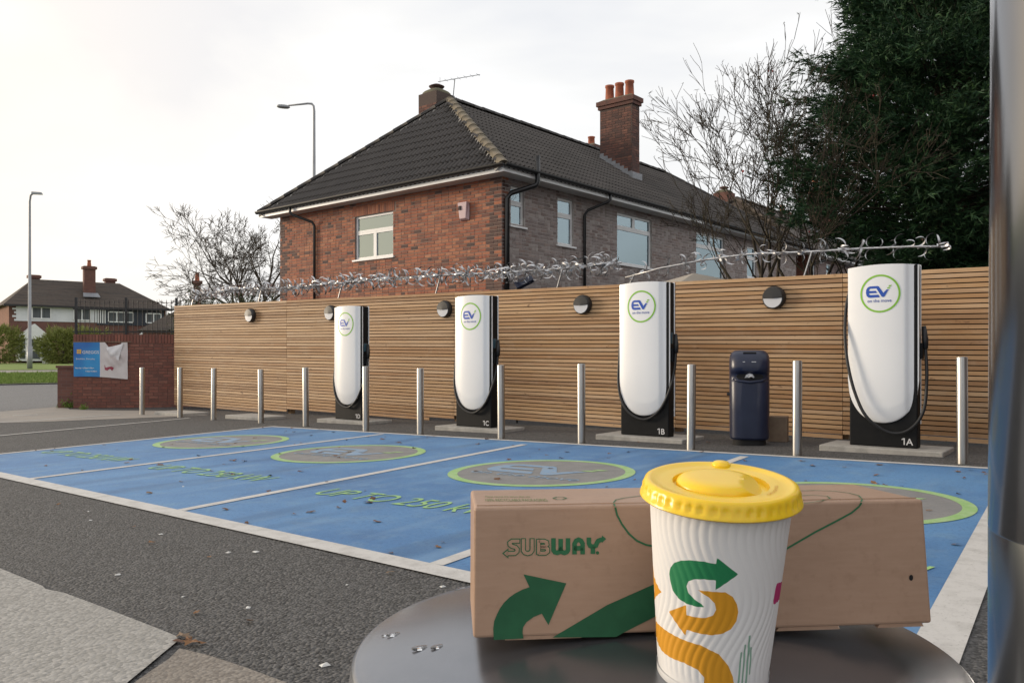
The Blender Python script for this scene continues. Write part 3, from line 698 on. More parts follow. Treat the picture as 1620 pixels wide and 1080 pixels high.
    if detail:
        al = MB().hexa([(-.02,.92,4.10),(-.02,1.20,4.10),(-.10,1.15,4.14),(-.10,.97,4.14),(-.02,.92,4.50),(-.02,1.20,4.50),(-.12,1.20,4.50),(-.12,.92,4.50)]).build('alarm_box', m_alarm, root)
        bevel(al, .012)
        for i in range(3): MB().box((-.128,1.15-.03*i-.006,4.33),(-.121,1.15-.03*i+.012,4.42)).build('alarm_vent', m_dark, al)
        an = MB().tube([(2.9,4.3,7.9),(2.95,4.25,8.68)], .014, 6); an.tube([(2.75,4.7,8.66),(3.15,3.5,8.70)], .009, 6)
        for i in range(7):
            q = Vector((2.77,4.64,8.665)).lerp(Vector((3.13,3.55,8.70)), i/6); an.tube([q+Vector((.0,-.0,-.11)), q+Vector((0,0,.11))] if i == 0 else [q+Vector((-.10,-.03,0)), q+Vector((.10,.03,0))], .005, 5)
        an.build('aerial', m_lamppost, root)
        MB().tube([(-.02,.35,3.0),(-.06,.36,3.05)],.02,6).build('floodlight_bracket', m_gutter, root)
    return root
uR = Vector((.644,.765)).normalized(); HO = Vector((-.215,17.5)); RZ = math.atan2(uR.y, uR.x)
house((*HO, 0), RZ, 'red and purple brick house with hipped tiled roof just behind the slatted fence', True, 8.45)
p2 = HO+uR*17.7; house((*p2, 0), RZ, 'second purple brick house of the row, partly hidden by the bare hawthorn', False, HL)
p3 = HO+uR*35.6; house((*p3, 0), RZ, 'farthest brick house of the row, seen under the dark conifer', False, HL)

# ---------------------------------------------------------------- brick boundary wall, banner, railings
wa, wb = gp(116,645.5), gp(277,643.5)
wl = (wb-wa).to_2d().length; wrz = math.atan2(wb.y-wa.y, wb.x-wa.x); wz = min(gz(wa.x,wa.y), gz(wb.x,wb.y)); WH = 1.80
bwall = empty('brick_boundary_wall', (wa.x, wa.y, wz), wrz, 'dark red brick boundary wall carrying a torn blue banner', 'wall')
core = MB().box((0,.0,-.05),(wl+.6,.22,WH)).build('wall_core', m_mortarw, bwall)
cells = brick_cells(wl+.6, .0, WH-.22, [])
lay_bricks(core, [((0,0,0),(1,0,0),(0,-1,0),cells,lambda c: m_brickw), ((0,.22,0),(0,-1,0),(-1,0,0),brick_cells(.22,0,WH-.22,[]),lambda c: m_brickw)], lambda O, U, c: abs(c[0]-.5*wl)*.01-c[2]*.1, 300)
cop = []
for i in range(int((wl+.6)/.075)):                                # brick-on-edge coping
    cop.append((i*.075+.005, (i+1)*.075-.005, WH-.215, WH-.005))
mb = MB()
for c in cop: brick_box(mb, (0,0,0), (1,0,0), (0,-1,0), c, .012+random.uniform(-.003,.004))
for c in cop: mb.box((c[0],-.005,WH-.03),(c[1],.225,WH+.008+random.uniform(-.004,.004)))
o = mb.build('coping_bricks', m_brickw, core); o['kind'] = 'stuff'
pier = MB().box((-.42,.10,-.05),(-.03,.45,.98)).build('pier', m_farbrick2, bwall); MB().box((-.45,.07,.982),(-.01,.48,1.04)).build('pier_cap', m_farbrick2, pier)
rl = empty('railings', (wa.x, wa.y, wz+WH), wrz, 'black iron spiked railings along the top of the brick wall', 'railings')
for z in (.06, .62): MB().box((-.05,.09,z),(wl+.6,.12,z+.03)).build('rail', m_iron, rl)
bar_me = MB().lathe([(.008,0),(.008,.78),(.014,.79),(.0015,.88)], 6).mesh('bar', m_iron)
nb = int((wl+.6)/.115)
for i in range(nb): link('bar', bar_me, rl, (i*.115, .105, .0))
for t in (0.02, wl*.5, wl): MB().box((t-.025,.08,0),(t+.025,.13,.92)).build('post', m_iron, rl)
# banner
ba, bb = .02, 1.30; bz0, bz1 = WH-1.03, WH-.19
ban = empty('banner', (wa.x, wa.y, wz), wrz, 'torn blue and white vinyl shop banner tied to the brick wall', 'banner')
m_banb = M('banner_blue', (.02,.13,.42), .4, noise=((.9,1,1),(.03,.30,.62),1.0,2,(.40,.62)))
m_banw = M('banner_white', (.62,.58,.57), .45, noise=[(2.2,(.50,.42,.42),.6,4,(.5,.72))])
m_red = M('banner_red', (.32,.05,.08), .5)
m_yel = M('banner_yellow', (.75,.42,.06), .5)
def drape(u, z):                                                   # wrinkles: distance out from the wall
    d = .030+.006*math.sin(u*9+z*5)+.008*math.sin(u*21+z*11)*sstep(.5,1.0,u)
    q = max(0, 1-((u-1.0)/.26)**2-((z-(bz1-.34))/.30)**2); d += .035*q**1.2*(1+.5*math.sin(u*33+z*20))
    return d
def cloth(name, u0, u1, mat, par, hole=None, nu=26, nz=26):
    vs, fs, idx = [], [], {}
    for i in range(nu+1):
        for j in range(nz+1):
            u = lerp(u0,u1,i/nu); sag = .05*(u-ba)/(bb-ba); z = lerp(bz0-sag+.02*math.sin(u*3), bz1, j/nz)
            idx[i,j] = len(vs); vs.append((u, -drape(u, z), z))
    for i in range(nu):
        for j in range(nz):
            uc = lerp(u0,u1,(i+.5)/nu); tz = (j+.5)/nz
            if hole and hole(uc, tz): continue
            fs.append((idx[i,j], idx[i+1,j], idx[i+1,j+1], idx[i,j+1]))
    return MB().add(vs, fs).build(name, mat, par, True)
bm1 = ba+.50*(bb-ba)*.97
cloth('blue_half', ba, bm1, m_banb, ban)
cloth('white_half', bm1, bb, m_banw, ban, lambda u, t: t > .80 and abs(u-.96) < .20*(t-.72)/.28 and u < 1.17, 40, 40)
fl = []                                                            # the folded flap
nf = 12
for i in range(nf+1):
    for j in range(nf+1):
        s, t = i/nf, j/nf; u = .80+.40*s*(1-.25*t)+.10*t*(1-s); z = bz1-.03-.10*(1-s)-t*(.20+.22*s); d = .022+.030*math.sin(t*2.9)+.010*math.sin(s*8+t*7)
        fl.append((u, -d-drape(u, z)*.5, z))
MB().add(fl, [(i*(nf+1)+j, i*(nf+1)+j+1, (i+1)*(nf+1)+j+1, (i+1)*(nf+1)+j) for i in range(nf) for j in range(nf)]).build('torn_flap', M('banner_back', (.66,.65,.66), .5), ban, True)
def btext(s, u, z, size, mat, par=ban, off=.0, bold=.02):
    vs, fs = text2d(s, 1.0, 'LEFT', bold); MB().add([(u+x*size, -drape(u+x*size, z+y*size)-.004, z+y*size) for x, y, _ in vs], fs).build('lettering', mat, par)
for i in range(2):
    for j in range(2): 
        u, z = .10+i*.055, bz1-.275+j*.055
        MB().poly([(u,-drape(u,z)-.004,z),(u+.047,-drape(u+.047,z)-.004,z),(u+.047,-drape(u+.047,z)-.004,z+.047),(u,-drape(u,z)-.004,z+.047)]).build('logo_square', m_yel, ban)
btext('GREGGS', .225, bz1-.275, .105, m_paper, bold=.006); btext('Breakfast. Everyday', .08, bz1-.42, .056, m_paper, bold=.0)
btext('Mon-Sat  6:00am-5:30pm', .06, bz1-.64, .044, m_paper); btext('7:30am-5:30pm', .30, bz1-.72, .044, m_paper)
rv = [(.75,.30),(.78,.22),(.84,.24),(.93,.25),(.97,.22),(.985,.30),(.97,.20),(.93,.145),(.88,.20),(.82,.15),(.76,.17)]
MB().poly([(u, -drape(u, bz0+z)-.005, bz0+z) for u, z in rv]).build('print_mark', m_red, ban)
MB().tube([(ba-.02,-.02,bz1+.012),(bb+.08,-.02,bz1+.012)], .012, 6).build('batten', m_card, ban)

# ---------------------------------------------------------------- far house across the road
hp = Vector((-45.3,74.0)); ph = R(38); fr = empty('far_semi_detached_house', (*hp, gz(*hp)+.22), ph, 'brown roofed pair of houses with white porch across the road', 'house')
FW, FDp, FE, FR = 13.5, 8.0, 5.05, 2.75
MB().box((0,0,-.5),(FW,FDp,FE)).build('wall', m_farbrick2, fr)
MB().box((-.004,.003,-.5),(-.001,FDp,FE)).build('side_wall', m_farbrick, fr)
MB().box((.55,-.05,FE-1.42),(7.2,-.002,FE-.02)).build('white_render_band', m_render, fr)
MB().box((7.2+.01,-.07,FE-1.62),(FW-.2,-.002,FE-.02)).build('navy_cladding_band', m_clad, fr)
for i in range(4): MB().box((.25 if i%2 else .40,-.045,FE-1.42+i*.34),(.549,-.001,FE-1.42+i*.34+.17)).build('quoin', m_render, fr)
def fwin(u0, u1, z0, z1, nb, dark=True):
    w = empty('window'); w.parent = fr; mb = MB()
    for i in range(nb+1):
        u = lerp(u0,u1,i/nb); mb.box((u-.05,-.14,z0),(u+.05,-.075,z1))
    mb.box((u0+.051,-.139,z0-.06),(u1-.051,-.076,z0+.04)); mb.box((u0+.051,-.139,z1-.06),(u1-.051,-.076,z1+.05)); mb.build('window_frame', m_upvc, w)
    for i in range(nb):
        MB().box((lerp(u0,u1,i/nb)+.05,-.105,z0+.04),(lerp(u0,u1,(i+1)/nb)-.05,-.085,z1-.06)).build('pane', m_darkroom if dark else m_net, w)
fwin(1.8,3.3,FE-1.15,FE-.12,2); fwin(5.2,6.6,FE-1.2,FE-.12,2); fwin(8.2,10.4,FE-1.3,FE-.35,3); fwin(11.6,13.0,FE-1.3,FE-.4,2)
for i in range(4): MB().box((7.25+i*.2,-.09,FE-1.45),(7.25+i*.2+.1,-.075,FE-.2)).build('cladding_batten', m_upvc, fr)
ov = .5; ap0, ap1 = (2.4,FDp/2,FE+FR), (FW-3.4,FDp/2,FE+FR)
MB().add([(-ov,-ov,FE),(FW+ov,-ov,FE),(FW+ov,FDp+ov,FE),(-ov,FDp+ov,FE),ap0,ap1],[(0,1,5,4),(1,2,5),(2,3,4,5),(3,0,4),(3,2,1,0)]).build('roof', m_fartile, fr)
MB().box((-ov,-ov-.06,FE-.12),(FW+ov,-ov,FE+.06)).build('gutter', m_gutter, fr)
def fchim(x, y, w, zt, pot=True, zb=5.6):
    c = MB().box((x-w/2,y-.35,zb),(x+w/2,y+.35,zt)).build('chimney', m_farbrick2, fr); MB().box((x-w/2-.12,y-.47,zt-.3),(x+w/2+.12,y+.47,zt-.05)).build('chimney_cap', m_farbrick2, c)
    if pot: MB().lathe([(.2,0),(.15,.5),(.18,.52),(.18,.6)], 12, (x,y,zt)).build('chimney_pot', m_pot, c)
    return c
c = fchim(6.9,1.9,1.0,FE+4.1); MB().hexa([(6.2,.9,FE+1.06),(7.7,.9,FE+1.06),(7.6,1.5,FE+1.42),(6.3,1.5,FE+1.42),(6.2,.9,FE+1.1),(7.7,.9,FE+1.1),(7.6,1.5,FE+1.5),(6.3,1.5,FE+1.5)]).build('flashing', m_lead, c)
fchim(2.6,4.6,.9,FE+FR+.45,False); fchim(9.4,5.0,.9,FE+FR+.55,False)
po = MB(); pu0, pu1, pd = .5, 3.2, 1.3
po.hexa([(pu0,-pd,0),(pu1,-pd,0),(pu1,-.01,0),(pu0,-.01,0),(pu0,-pd,2.0),(pu1,-pd,2.0),(pu1,-.01,2.0),(pu0,-.01,2.0)])
po.add([(pu0-.1,-pd-.1,2.0),(pu1+.1,-pd-.1,2.0),((pu0+pu1)/2,-pd-.1,3.35),(pu0-.1,-.01,2.0),(pu1+.1,-.01,2.0),((pu0+pu1)/2,-.01,3.35)],[(0,1,2),(3,5,4),(0,2,5,3),(1,4,5,2)])
porch = po.build('porch', m_upvc, fr)
for u0, u1 in ((.70,1.10),(1.45,2.25),(2.6,3.0)):
    MB().box((u0,-pd-.03,1.1),(u1,-pd-.005,1.95)).build('pane', m_darkroom, porch); MB().box((u0,-pd-.03,.2),(u1,-pd-.005,.95)).build('pane', m_darkroom, porch)
dp = MB().add([(10.6,-1.0,2.3),(13.0,-1.0,2.3),(11.8,-1.0,3.3),(10.6,-.1,2.3),(13.0,-.1,2.3),(11.8,-.1,3.3)],[(0,1,2),(0,2,5,3),(1,4,5,2)]).build('porch', m_clad, fr)
MB().beam((10.5,-1.05,2.2),(11.8,-1.05,3.35),.06,.2).beam((13.1,-1.05,2.2),(11.8,-1.05,3.35),.06,.2).build('bargeboard', m_upvc, dp)
gpst = at(72,573,68); o = MB().box((-.22,-.1,0),(.22,.1,1.9)).build('gate_post', m_upvc); o.location = (gpst.x,68,gz(gpst.x,68)); tag(o, 'white post at the far front garden beside the round bush', 'post')
# a distant chimney seen over the fence
dch = empty('distant_house', (*at(312,560,70)[:2], gz(-26,70)), R(20), 'distant dark house with one chimney beyond the hedge', 'house')
MB().box((-4,-3,0),(4,3,2.7)).build('wall', m_farbrick2, dch)
MB().add([(-4.4,-3.4,2.7),(4.4,-3.4,2.7),(4.4,3.4,2.7),(-4.4,3.4,2.7),(-1.5,0,4.6),(1.5,0,4.6)],[(0,1,5,4),(1,2,5),(2,3,4,5),(3,0,4),(3,2,1,0)]).build('roof', m_fartile, dch)
c = MB().box((-.3,-.3,3.5),(.3,.3,7.0)).build('chimney', m_farbrick2, dch); MB().box((-.42,-.42,6.8),(.42,.42,7.05)).build('chimney_cap', m_farbrick2, c); MB().lathe([(.2,0),(.15,.6),(.18,.62),(.18,.7)],10,(0,0,7.05)).build('chimney_pot', m_pot, c)

# ================================================================== VEGETATION
def leaf_cloud(name, pts, dirs, size, mat, parent, n_sub=5, flat=.45, droop=0., bw=.13):
    """feathery sprays: every spray is a fan of thin blades"""
    n = len(pts); V = np.zeros((n*n_sub*3, 3)); k = 0
    pts = np.asarray(pts); dirs = np.asarray(dirs)
    rnd = rng.normal(size=(n, 3)); side = np.cross(dirs, rnd); side /= np.linalg.norm(side, axis=1, keepdims=True)+1e-9
    sz = size*rng.uniform(.55, 1.35, (n, 1)); faces = np.arange(n*n_sub*3).reshape(-1, 3)
    for j in range(n_sub):
        a = (j-(n_sub-1)/2)/(n_sub/2)*flat*1.6
        d = dirs*math.cos(a)+side*math.sin(a)+rng.normal(scale=.14, size=(n, 3)); d[:, 2] -= droop
        l = sz*rng.uniform(.6, 1.0, (n, 1))*(1-.35*abs(a)); base = pts+dirs*sz*(.25*(j % 2))
        nv = np.cross(d, rng.normal(size=(n, 3))); nv /= np.linalg.norm(nv, axis=1, keepdims=True)+1e-9
        w = l*bw
        idx = np.arange(n)*n_sub*3+j*3
        V[idx] = base-nv*w; V[idx+1] = base+nv*w; V[idx+2] = base+d*l
    me = bpy.data.meshes.new(name); me.from_pydata(V.tolist(), [], faces.tolist()); me.materials.append(mat)
    return link(name, me, parent)
def bare_tree(root, name_t, name_c, h, seed, mat, base_r, lean=(0,0), trunk_frac=.25, levels=6, spread=.55, n0=4, up=.25, tw=.004, berries=None, ratio=(.62,.85)):
    rd = random.Random(seed); trunk = MB(); twigs = MB(); tips = []
    def grow(p, d, ln, r, lev):
        k = 3; pts = [p]; rad = [r]; q = p; dd = d
        for i in range(k):
            dd = (dd+Vector((rd.gauss(0,.13), rd.gauss(0,.13), rd.gauss(0,.10)+up*.12))).normalized(); q = q+dd*(ln/k); pts.append(q); rad.append(max(tw*.7, r*(1-.30*(i+1)/k)))
        (trunk if lev <= 1 else twigs).tube(pts, rad, 7 if lev <= 1 else (5 if lev < 4 else 3), False)
        if lev >= levels: tips.append(q); return
        nchild = rd.choice((2,2,3,3)) if lev < levels-1 else rd.choice((2,3,4))
        for c in range(nchild):
            ax = Vector((rd.gauss(0,1), rd.gauss(0,1), rd.gauss(0,1))).normalized(); an = rd.gauss(spread, .18)*(.45 if c == 0 else 1)
            nd = (Matrix.Rotation(an, 3, ax.cross(dd).normalized()) @ dd); nd.z += up*.3; nd.normalize()
            t = rd.choice((1,1,.75,.6)) if c else 1
            st = p.lerp(q, t) if t < 1 else q
            grow(st if t == 1 else pts[min(k, max(1, int(t*k)))], nd, ln*rd.uniform(*ratio), max(tw, rad[-1]*rd.uniform(.6,.78)), lev+1)
    d0 = Vector((lean[0], lean[1], 1)).normalized()
    p = Vector((0,0,-.1)); top = d0*(h*trunk_frac); trunk.tube([p, top*.5, top], [base_r*1.25, base_r, base_r*.85], 9, False)
    for i in range(n0):
        a = 2*math.pi*(i+rd.random()*.6)/n0; nd = Vector((math.cos(a)*spread, math.sin(a)*spread, 1)).normalized()
        grow(top*.95, nd, h*.27*rd.uniform(.8,1.1), base_r*.62, 1)
    trunk.build(name_t, mat, root, True); twigs.build(name_c, mat, root, True, fix=False)
    return tips
# bare street tree at the left
tp = Vector((at(392,560,40).x, 40)); tr = empty('bare_tree', (tp.x, tp.y, gz(*tp)), 0, 'leafless spreading street tree against the bright sky behind the hedge', 'tree')
bare_tree(tr, 'trunk', 'crown', 8.5, 5, m_bark3, .22, (-.03,0), .20, 8, .54, 8, .03, .0095, ratio=(.60,.83))
# hawthorn behind the fence at the right
hw = Vector((at(1258,500,15.3).x, 15.3))
ht = empty('hawthorn', (hw.x, hw.y, gz(*hw)), 0, 'bare tangled hawthorn with a few red berries behind the fence', 'tree')
tips = []
for i, (dx, dy, h, lean, sd) in enumerate(((0,0,6.0,(-.22,.05),3),(.45,.1,5.2,(-.12,0),8),(-.12,.2,5.4,(-.45,-.1),14),(.75,.0,5.0,(.05,.05),27))):
    sub = empty('stem_cluster', (dx, dy, 0)); sub.parent = ht
    t = bare_tree(sub, 'trunk', 'crown', h, sd, m_bark2, .060, lean, .34, 7, .46, 3, .22, .0054, ratio=(.62,.86)); tips += [Vector((dx,dy,0))+q for q in t]
bm_ = MB(); rd = random.Random(2)
for q in rd.sample(tips, 9):
    for k in range(2): bm_.lathe([(.001,-.022),(.013,-.008),(.014,.006),(.001,.022)], 6, q+Vector((rd.gauss(0,.03),rd.gauss(0,.03),-.03)))
o = bm_.build('berries', M('red_berry', (.28,.02,.02), .4), ht, True); o['kind'] = 'stuff'
sel = [q for q in tips if rd.random() < .30]
o = leaf_cloud('withered_leaves', [q for q in sel for _ in range(2)], [(rd.gauss(0,1), rd.gauss(0,1), rd.gauss(0,.6)) for q in sel for _ in range(2)], .045, M('withered_leaf', (.05,.045,.03), .8), ht, 3); o['kind'] = 'stuff'
# tall conifer
cf = Vector((at(1500,500,14.2).x, 14.2)); ct = empty('conifer', (cf.x, cf.y, gz(*cf)), 0, 'tall dense dark green conifer overhanging the right end of the fence', 'tree')
MB().tube([(0,0,-.1),(.05,0,3),(.0,.05,6),(0,0,9.2)], [.22,.18,.11,.02], 8, False).build('trunk', m_bark, ct, True)
def crown_r(z):                                     # reach of the branches with height
    return 2.45*min(1, max(.0, (z-2.3)/1.3)**.6)*max(0.05, 1-max(0, (z-5.0)/5.6))**.8
P, D, brm = [], [], MB(); rc = random.Random(9)
for i in range(560):
    z = rc.uniform(2.4, 9.6); a = rc.uniform(0, 2*math.pi); rr = crown_r(z)*rc.choice((.72,.85,.95,1.0,1.04,1.08))
    rr *= 1+.16*math.sin(a*3+z*1.3)+.10*math.sin(a*5-z*2.1)
    d = Vector((math.cos(a), math.sin(a), rc.uniform(-.05,.42))); p0 = Vector((0,0,z-.3)); tip = p0+d*rr
    brm.tube([p0, p0.lerp(tip,.5)+Vector((0,0,.06)), tip], [.03,.016,.004], 4, False)
    for k in range(135):
        t = rc.random()**.55; q = p0.lerp(tip, .25+.77*t)+Vector((rc.gauss(0,.15),rc.gauss(0,.15),rc.gauss(0,.10)))
        dd = (d.normalized()+Vector((rc.gauss(0,.5),rc.gauss(0,.5),rc.gauss(0,.35)+.1))).normalized(); P.append(q); D.append(dd)
brm.build('branches', m_bark, ct, True, fix=False)
leaf_cloud('crown', P, D, .17, m_conif, ct, 8, .55, .12, .075)
# hedge behind the fence at the left
hg = empty('hedge', (*at(362,560,23.6)[:2], gz(-8,23.6)), 0, 'dark clipped hedge behind the left end of the slatted fence', 'hedge')
P, D = [], []
for i in range(5200):
    x, y, z = rc.uniform(-1.55,1.35), rc.uniform(-.5,.5), rc.uniform(.3,3.0)
    z *= 1+.05*math.sin(x*5)+.04*math.sin(x*11+y*4)-.16*max(0,-x-.9)
    P.append((x,y,z)); D.append(Vector((rc.gauss(0,1),rc.gauss(0,1),rc.gauss(0,1)+.3)).normalized())
leaf_cloud('foliage', P, D, .13, m_hedge, hg, 4, .9)
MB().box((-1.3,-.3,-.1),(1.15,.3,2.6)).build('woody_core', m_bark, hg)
he = empty('evergreen_hedge', (*at(1560,560,16.4)[:2], gz(9,16.4)), R(-12), 'dark evergreen hedge in the shade behind the tall conifer', 'hedge')
P, D = [], []
for i in range(9000):
    x, y, z = rc.uniform(-1.3,2.2), rc.uniform(-.7,.7), rc.uniform(.3,5.0); z *= 1+.06*math.sin(x*5)+.05*math.sin(x*11+y*4)-.10*max(0,-x-.3)
    P.append((x,y,z)); D.append(Vector((rc.gauss(0,1),rc.gauss(0,1),rc.gauss(0,1)+.3)).normalized())
leaf_cloud('foliage', P, D, .17, m_conif, he, 5, .9)
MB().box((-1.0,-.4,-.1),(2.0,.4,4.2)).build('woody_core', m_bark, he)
def bush(name, label, px, py, Y, rx, rzz, mat, n=1800):
    c = at(px, py, Y); b = empty(name, (c.x, Y, gz(c.x, Y)), 0, label, 'bush', 'garden bushes across the road')
    P, D = [], []
    for i in range(n):
        v = Vector((rc.gauss(0,1),rc.gauss(0,1),rc.gauss(0,1))).normalized(); r = rc.uniform(.6,1.0)*(1+.12*math.sin(v.x*6+v.z*4))
        P.append((v.x*rx*r, v.y*rx*.8*r, max(.05, rzz+v.z*rzz*r))); D.append((v+Vector((0,0,.4))).normalized())
    leaf_cloud('foliage', P, D, .42, mat, b, 4, .9); MB().tube([(0,0,-.1),(0,0,rzz*1.2)],[.12,.05],6).build('stem', m_bark, b)
bush('garden_bush', 'yellow green bush left of the white porch across the road', -2, 575, 66, 1.9, 1.6, m_bush)
bush('garden_bush', 'rounded yellow green bush right of the white porch across the road', 100, 575, 67, 2.0, 1.45, m_bush, 2200)
bush('garden_bush', 'yellow green bush behind the spiked railings across the road', 140, 575, 69, 2.2, 1.5, m_bush, 1800)
# grass blades on the verge
P, D = [], []
a0, a1, b0, b1 = f0-fd*.25, f0+fd*.75, v0-vd*.25, v0+vd*.75
for i in range(16000):
    s, t = rc.random(), rc.random(); q = a0.lerp(a1, s).lerp(b0.lerp(b1, s), t); P.append((q.x, q.y, gz(q.x,q.y)+.03)); D.append(Vector((rc.gauss(0,.35),rc.gauss(0,.35),1)).normalized())
o = leaf_cloud('verge_grass', P, D, .12, m_blade, None, 3, .5); tag(o, 'short bright green grass on the verge across the road', 'grass', kind='stuff')
# weeds at the foot of the wall
for i, (px, py, s, lb) in enumerate(((109,645,1.0,'bright green weed tuft at the corner of the brick wall'),(132,648,.45,'small weed at the foot of the brick wall under the banner'))):
    c = gp(px, py); P = [(rc.gauss(0,.09)*s, rc.gauss(0,.07)*s, abs(rc.gauss(0,.09))*s) for _ in range(160)]; D = [Vector((rc.gauss(0,.6),rc.gauss(0,.6),1)).normalized() for _ in P]
    w = empty('weed', c, 0, lb, 'weed'); leaf_cloud('foliage', P, D, .11*s, m_weed, w, 3, .8)

# ================================================================== OBJECTS
# ---------------------------------------------------------------- street lamps
c = at(47,580,50); sl = empty('street_lamp', (c.x, 50, gz(c.x,50)), 0, 'tall grey street lamp on the grass verge across the road', 'street lamp', 'street lamps')
hh = E-(306-YH)/F*50-gz(c.x,50)
MB().tube([(0,0,-.1),(0,0,1.4),(0,0,1.41),(0,0,hh-.5),(.06,0,hh-.12),(.22,0,hh)], [.15,.15,.10,.065,.055,.05], 12).build('pole', m_lamppost, sl, True)
MB().hexa([(.15,-.12,hh-.05),(.75,-.13,hh-.07),(.75,.13,hh-.07),(.15,.12,hh-.05),(.15,-.08,hh+.10),(.70,-.09,hh+.06),(.70,.09,hh+.06),(.15,.08,hh+.10)]).build('lamp_head', m_lamppost, sl)
c = at(497,560,32); sl = empty('street_lamp', (c.x, 32, gz(c.x,32)), 0, 'street lamp with long side arm rising behind the brick house', 'street lamp', 'street lamps')
hh = E-(164-YH)/F*32-gz(c.x,32)
MB().tube([(0,0,-.1),(0,0,1.4),(0,0,1.41),(0,0,hh-.30),(-.02,0,hh-.10),(-.09,0,hh-.01),(-.25,0,hh),(-1.0,-.0,hh-.08)], [.13,.13,.085,.05,.045,.042,.04,.03], 12).build('pole', m_lamppost, sl, True)
o = MB().lathe([(.001,-.075),(.10,-.07),(.13,-.02),(.10,.05),(.001,.07)], 18).build('lamp_head', m_lamppost, sl, True); o.location = (-1.2,0,hh-.11); o.scale = (2.1,1,.95); o.rotation_euler = (0,R(5),0)

# ---------------------------------------------------------------- rotating spike barrier on the fence
def vane_mesh(flip, nv):
    mb = MB(); n = 9                               # crescent blades standing off the shaft
    for k in range(nv):
        vs = []; ro = Matrix.Rotation(2*math.pi*k/nv, 3, 'X')
        for i in range(n+1):
            q = i/n; a = -.5+q*4.1; r = .070*(1+.20*q); w = .0135*math.sin(math.pi*(.12+.88*q))**.7*(1 if q < .97 else .1)+.002
            for s in (-1, 1): vs.append(ro @ Vector((r*math.sin(a)*flip, s*w, .085-r*math.cos(a))))
        mb.add(vs, [(2*i,2*i+1,2*i+3,2*i+2) for i in range(n)])
    me = mb.mesh('vane', m_galv, True); return me
vm3 = [vane_mesh(1, 3), vane_mesh(-1, 3), vane_mesh(1, 4)]; vm2 = [vane_mesh(1, 2), vane_mesh(-1, 2), vane_mesh(1, 1)]
def spike_barrier(keys, label, spacing, seed, vm, offs=.10):
    rd = random.Random(seed); pts = [Vector((*fpt(fence_t(px)-0, -offs), 0)) for px, _ in keys]
    for p, (px, py) in zip(pts, keys): p.z = E-(py-YH)/F*p.y
    o0 = pts[0].copy(); r = empty('spike_barrier', o0, 0, label, 'spike barrier', 'rotating spike barriers on the fence')
    mb = MB().tube([p-o0 for p in pts], .013, 8); mb.build('shaft', m_galv, r, True)
    cum = [0]
    for a, b in zip(pts, pts[1:]): cum.append(cum[-1]+(b-a).length)
    s = .05; cnt = 0
    while s < cum[-1] and cnt < 290:
        k = max(i for i in range(len(cum)-1) if cum[i] <= s); f = (s-cum[k])/(cum[k+1]-cum[k]); p = pts[k].lerp(pts[k+1], f); d = (pts[k+1]-pts[k]).normalized()
        base = d.to_track_quat('X', 'Z').to_matrix().to_4x4()
        o = link('vane', vm[cnt % 3], r); o.matrix_local = Matrix.Translation(p-o0) @ base @ Matrix.Rotation(rd.choice((0, math.pi, .6, -.6, 2.6, -2.5, 1.3, -1.5))+rd.gauss(0,.35), 4, 'X') @ Matrix.Rotation(rd.gauss(0,.35), 4, 'Z') @ Matrix.Scale(rd.uniform(.85,1.25)*(1 if vm is vm3 else .85), 4)
        cnt += 1; s += spacing*rd.uniform(.6,1.4)
    for i in range(int(cum[-1]/2.6)+1):
        s = min(i*2.6+.15, cum[-1]); k = max(j for j in range(len(cum)-1) if cum[j] <= s+1e-6 or j == 0); k = min(k, len(cum)-2); f = (s-cum[k])/(cum[k+1]-cum[k]); p = pts[k].lerp(pts[k+1], f)
        t = (Vector((p.x,p.y))-FA).dot(fdir); base = Vector((p.x, p.y, ftop(t)-.12))
        MB().beam(base-o0+Vector((-.12,.05,0)), p-o0, .03, .010, (fdir.x, fdir.y, 0)).build('bracket', m_galv, r)
    return r
spike_barrier([(296,468),(360,459),(440,456),(520,449),(600,441),(700,435),(800,431),(900,423),(978,415)], 'dense galvanised spike barrier over the left half of the fence', .075, 4, vm3)
spike_barrier([(984,439),(1040,424),(1110,411),(1180,402),(1280,398),(1360,393),(1440,390),(1500,390)], 'sparser galvanised spike barrier sloping up over the right half of the fence', .10, 6, vm2)
# gazebo top and white finials glimpsed over the fence
gzb = Vector((at(1098,500,15.2).x, 15.2)); gb = empty('garden_gazebo', (gzb.x, gzb.y, gz(*gzb)), R(20), 'low beige garden canopy just showing above the fence', 'canopy')
zt = E-(432-YH)/F*15.2-gz(*gzb)
MB().add([(-.95,-.95,zt-.32),(.95,-.95,zt-.32),(.95,.95,zt-.32),(-.95,.95,zt-.32),(0,0,zt)],[(0,1,4),(1,2,4),(2,3,4),(3,0,4)]).build('canopy', M('beige_canvas',(.36,.32,.27),.9), gb)
for sx in (-.9,.9):
    for sy in (-.9,.9): MB().box((sx-.02,sy-.02,0),(sx+.02,sy+.02,zt-.33)).build('leg', m_iron, gb)
fin = empty('white_gate', (*fpt(fence_t(1250),-.75), 0), rz_f, 'white ironwork gate whose finials peep over the fence', 'gate')
zf = ftop(fence_t(1300))+.03
fm = MB().box((-.008,-.008,0),(.008,.008,zf)); fm.box((-.045,-.006,zf-.055),(.045,.006,zf-.038)); fm.lathe([(.002,-.03),(.018,-.015),(.018,.0),(.002,.03)],8,(0,0,zf+.025))
fme = fm.mesh('bar', m_upvc)
for i in range(11): link('bar', fme, fin, (i*.145-.2, 0, 0), None).scale = (1,1,1 if i % 3 == 0 else .965)
MB().box((-.22,-.015,1.6),(1.3,-.009,1.64)).build('rail', m_upvc, fin)
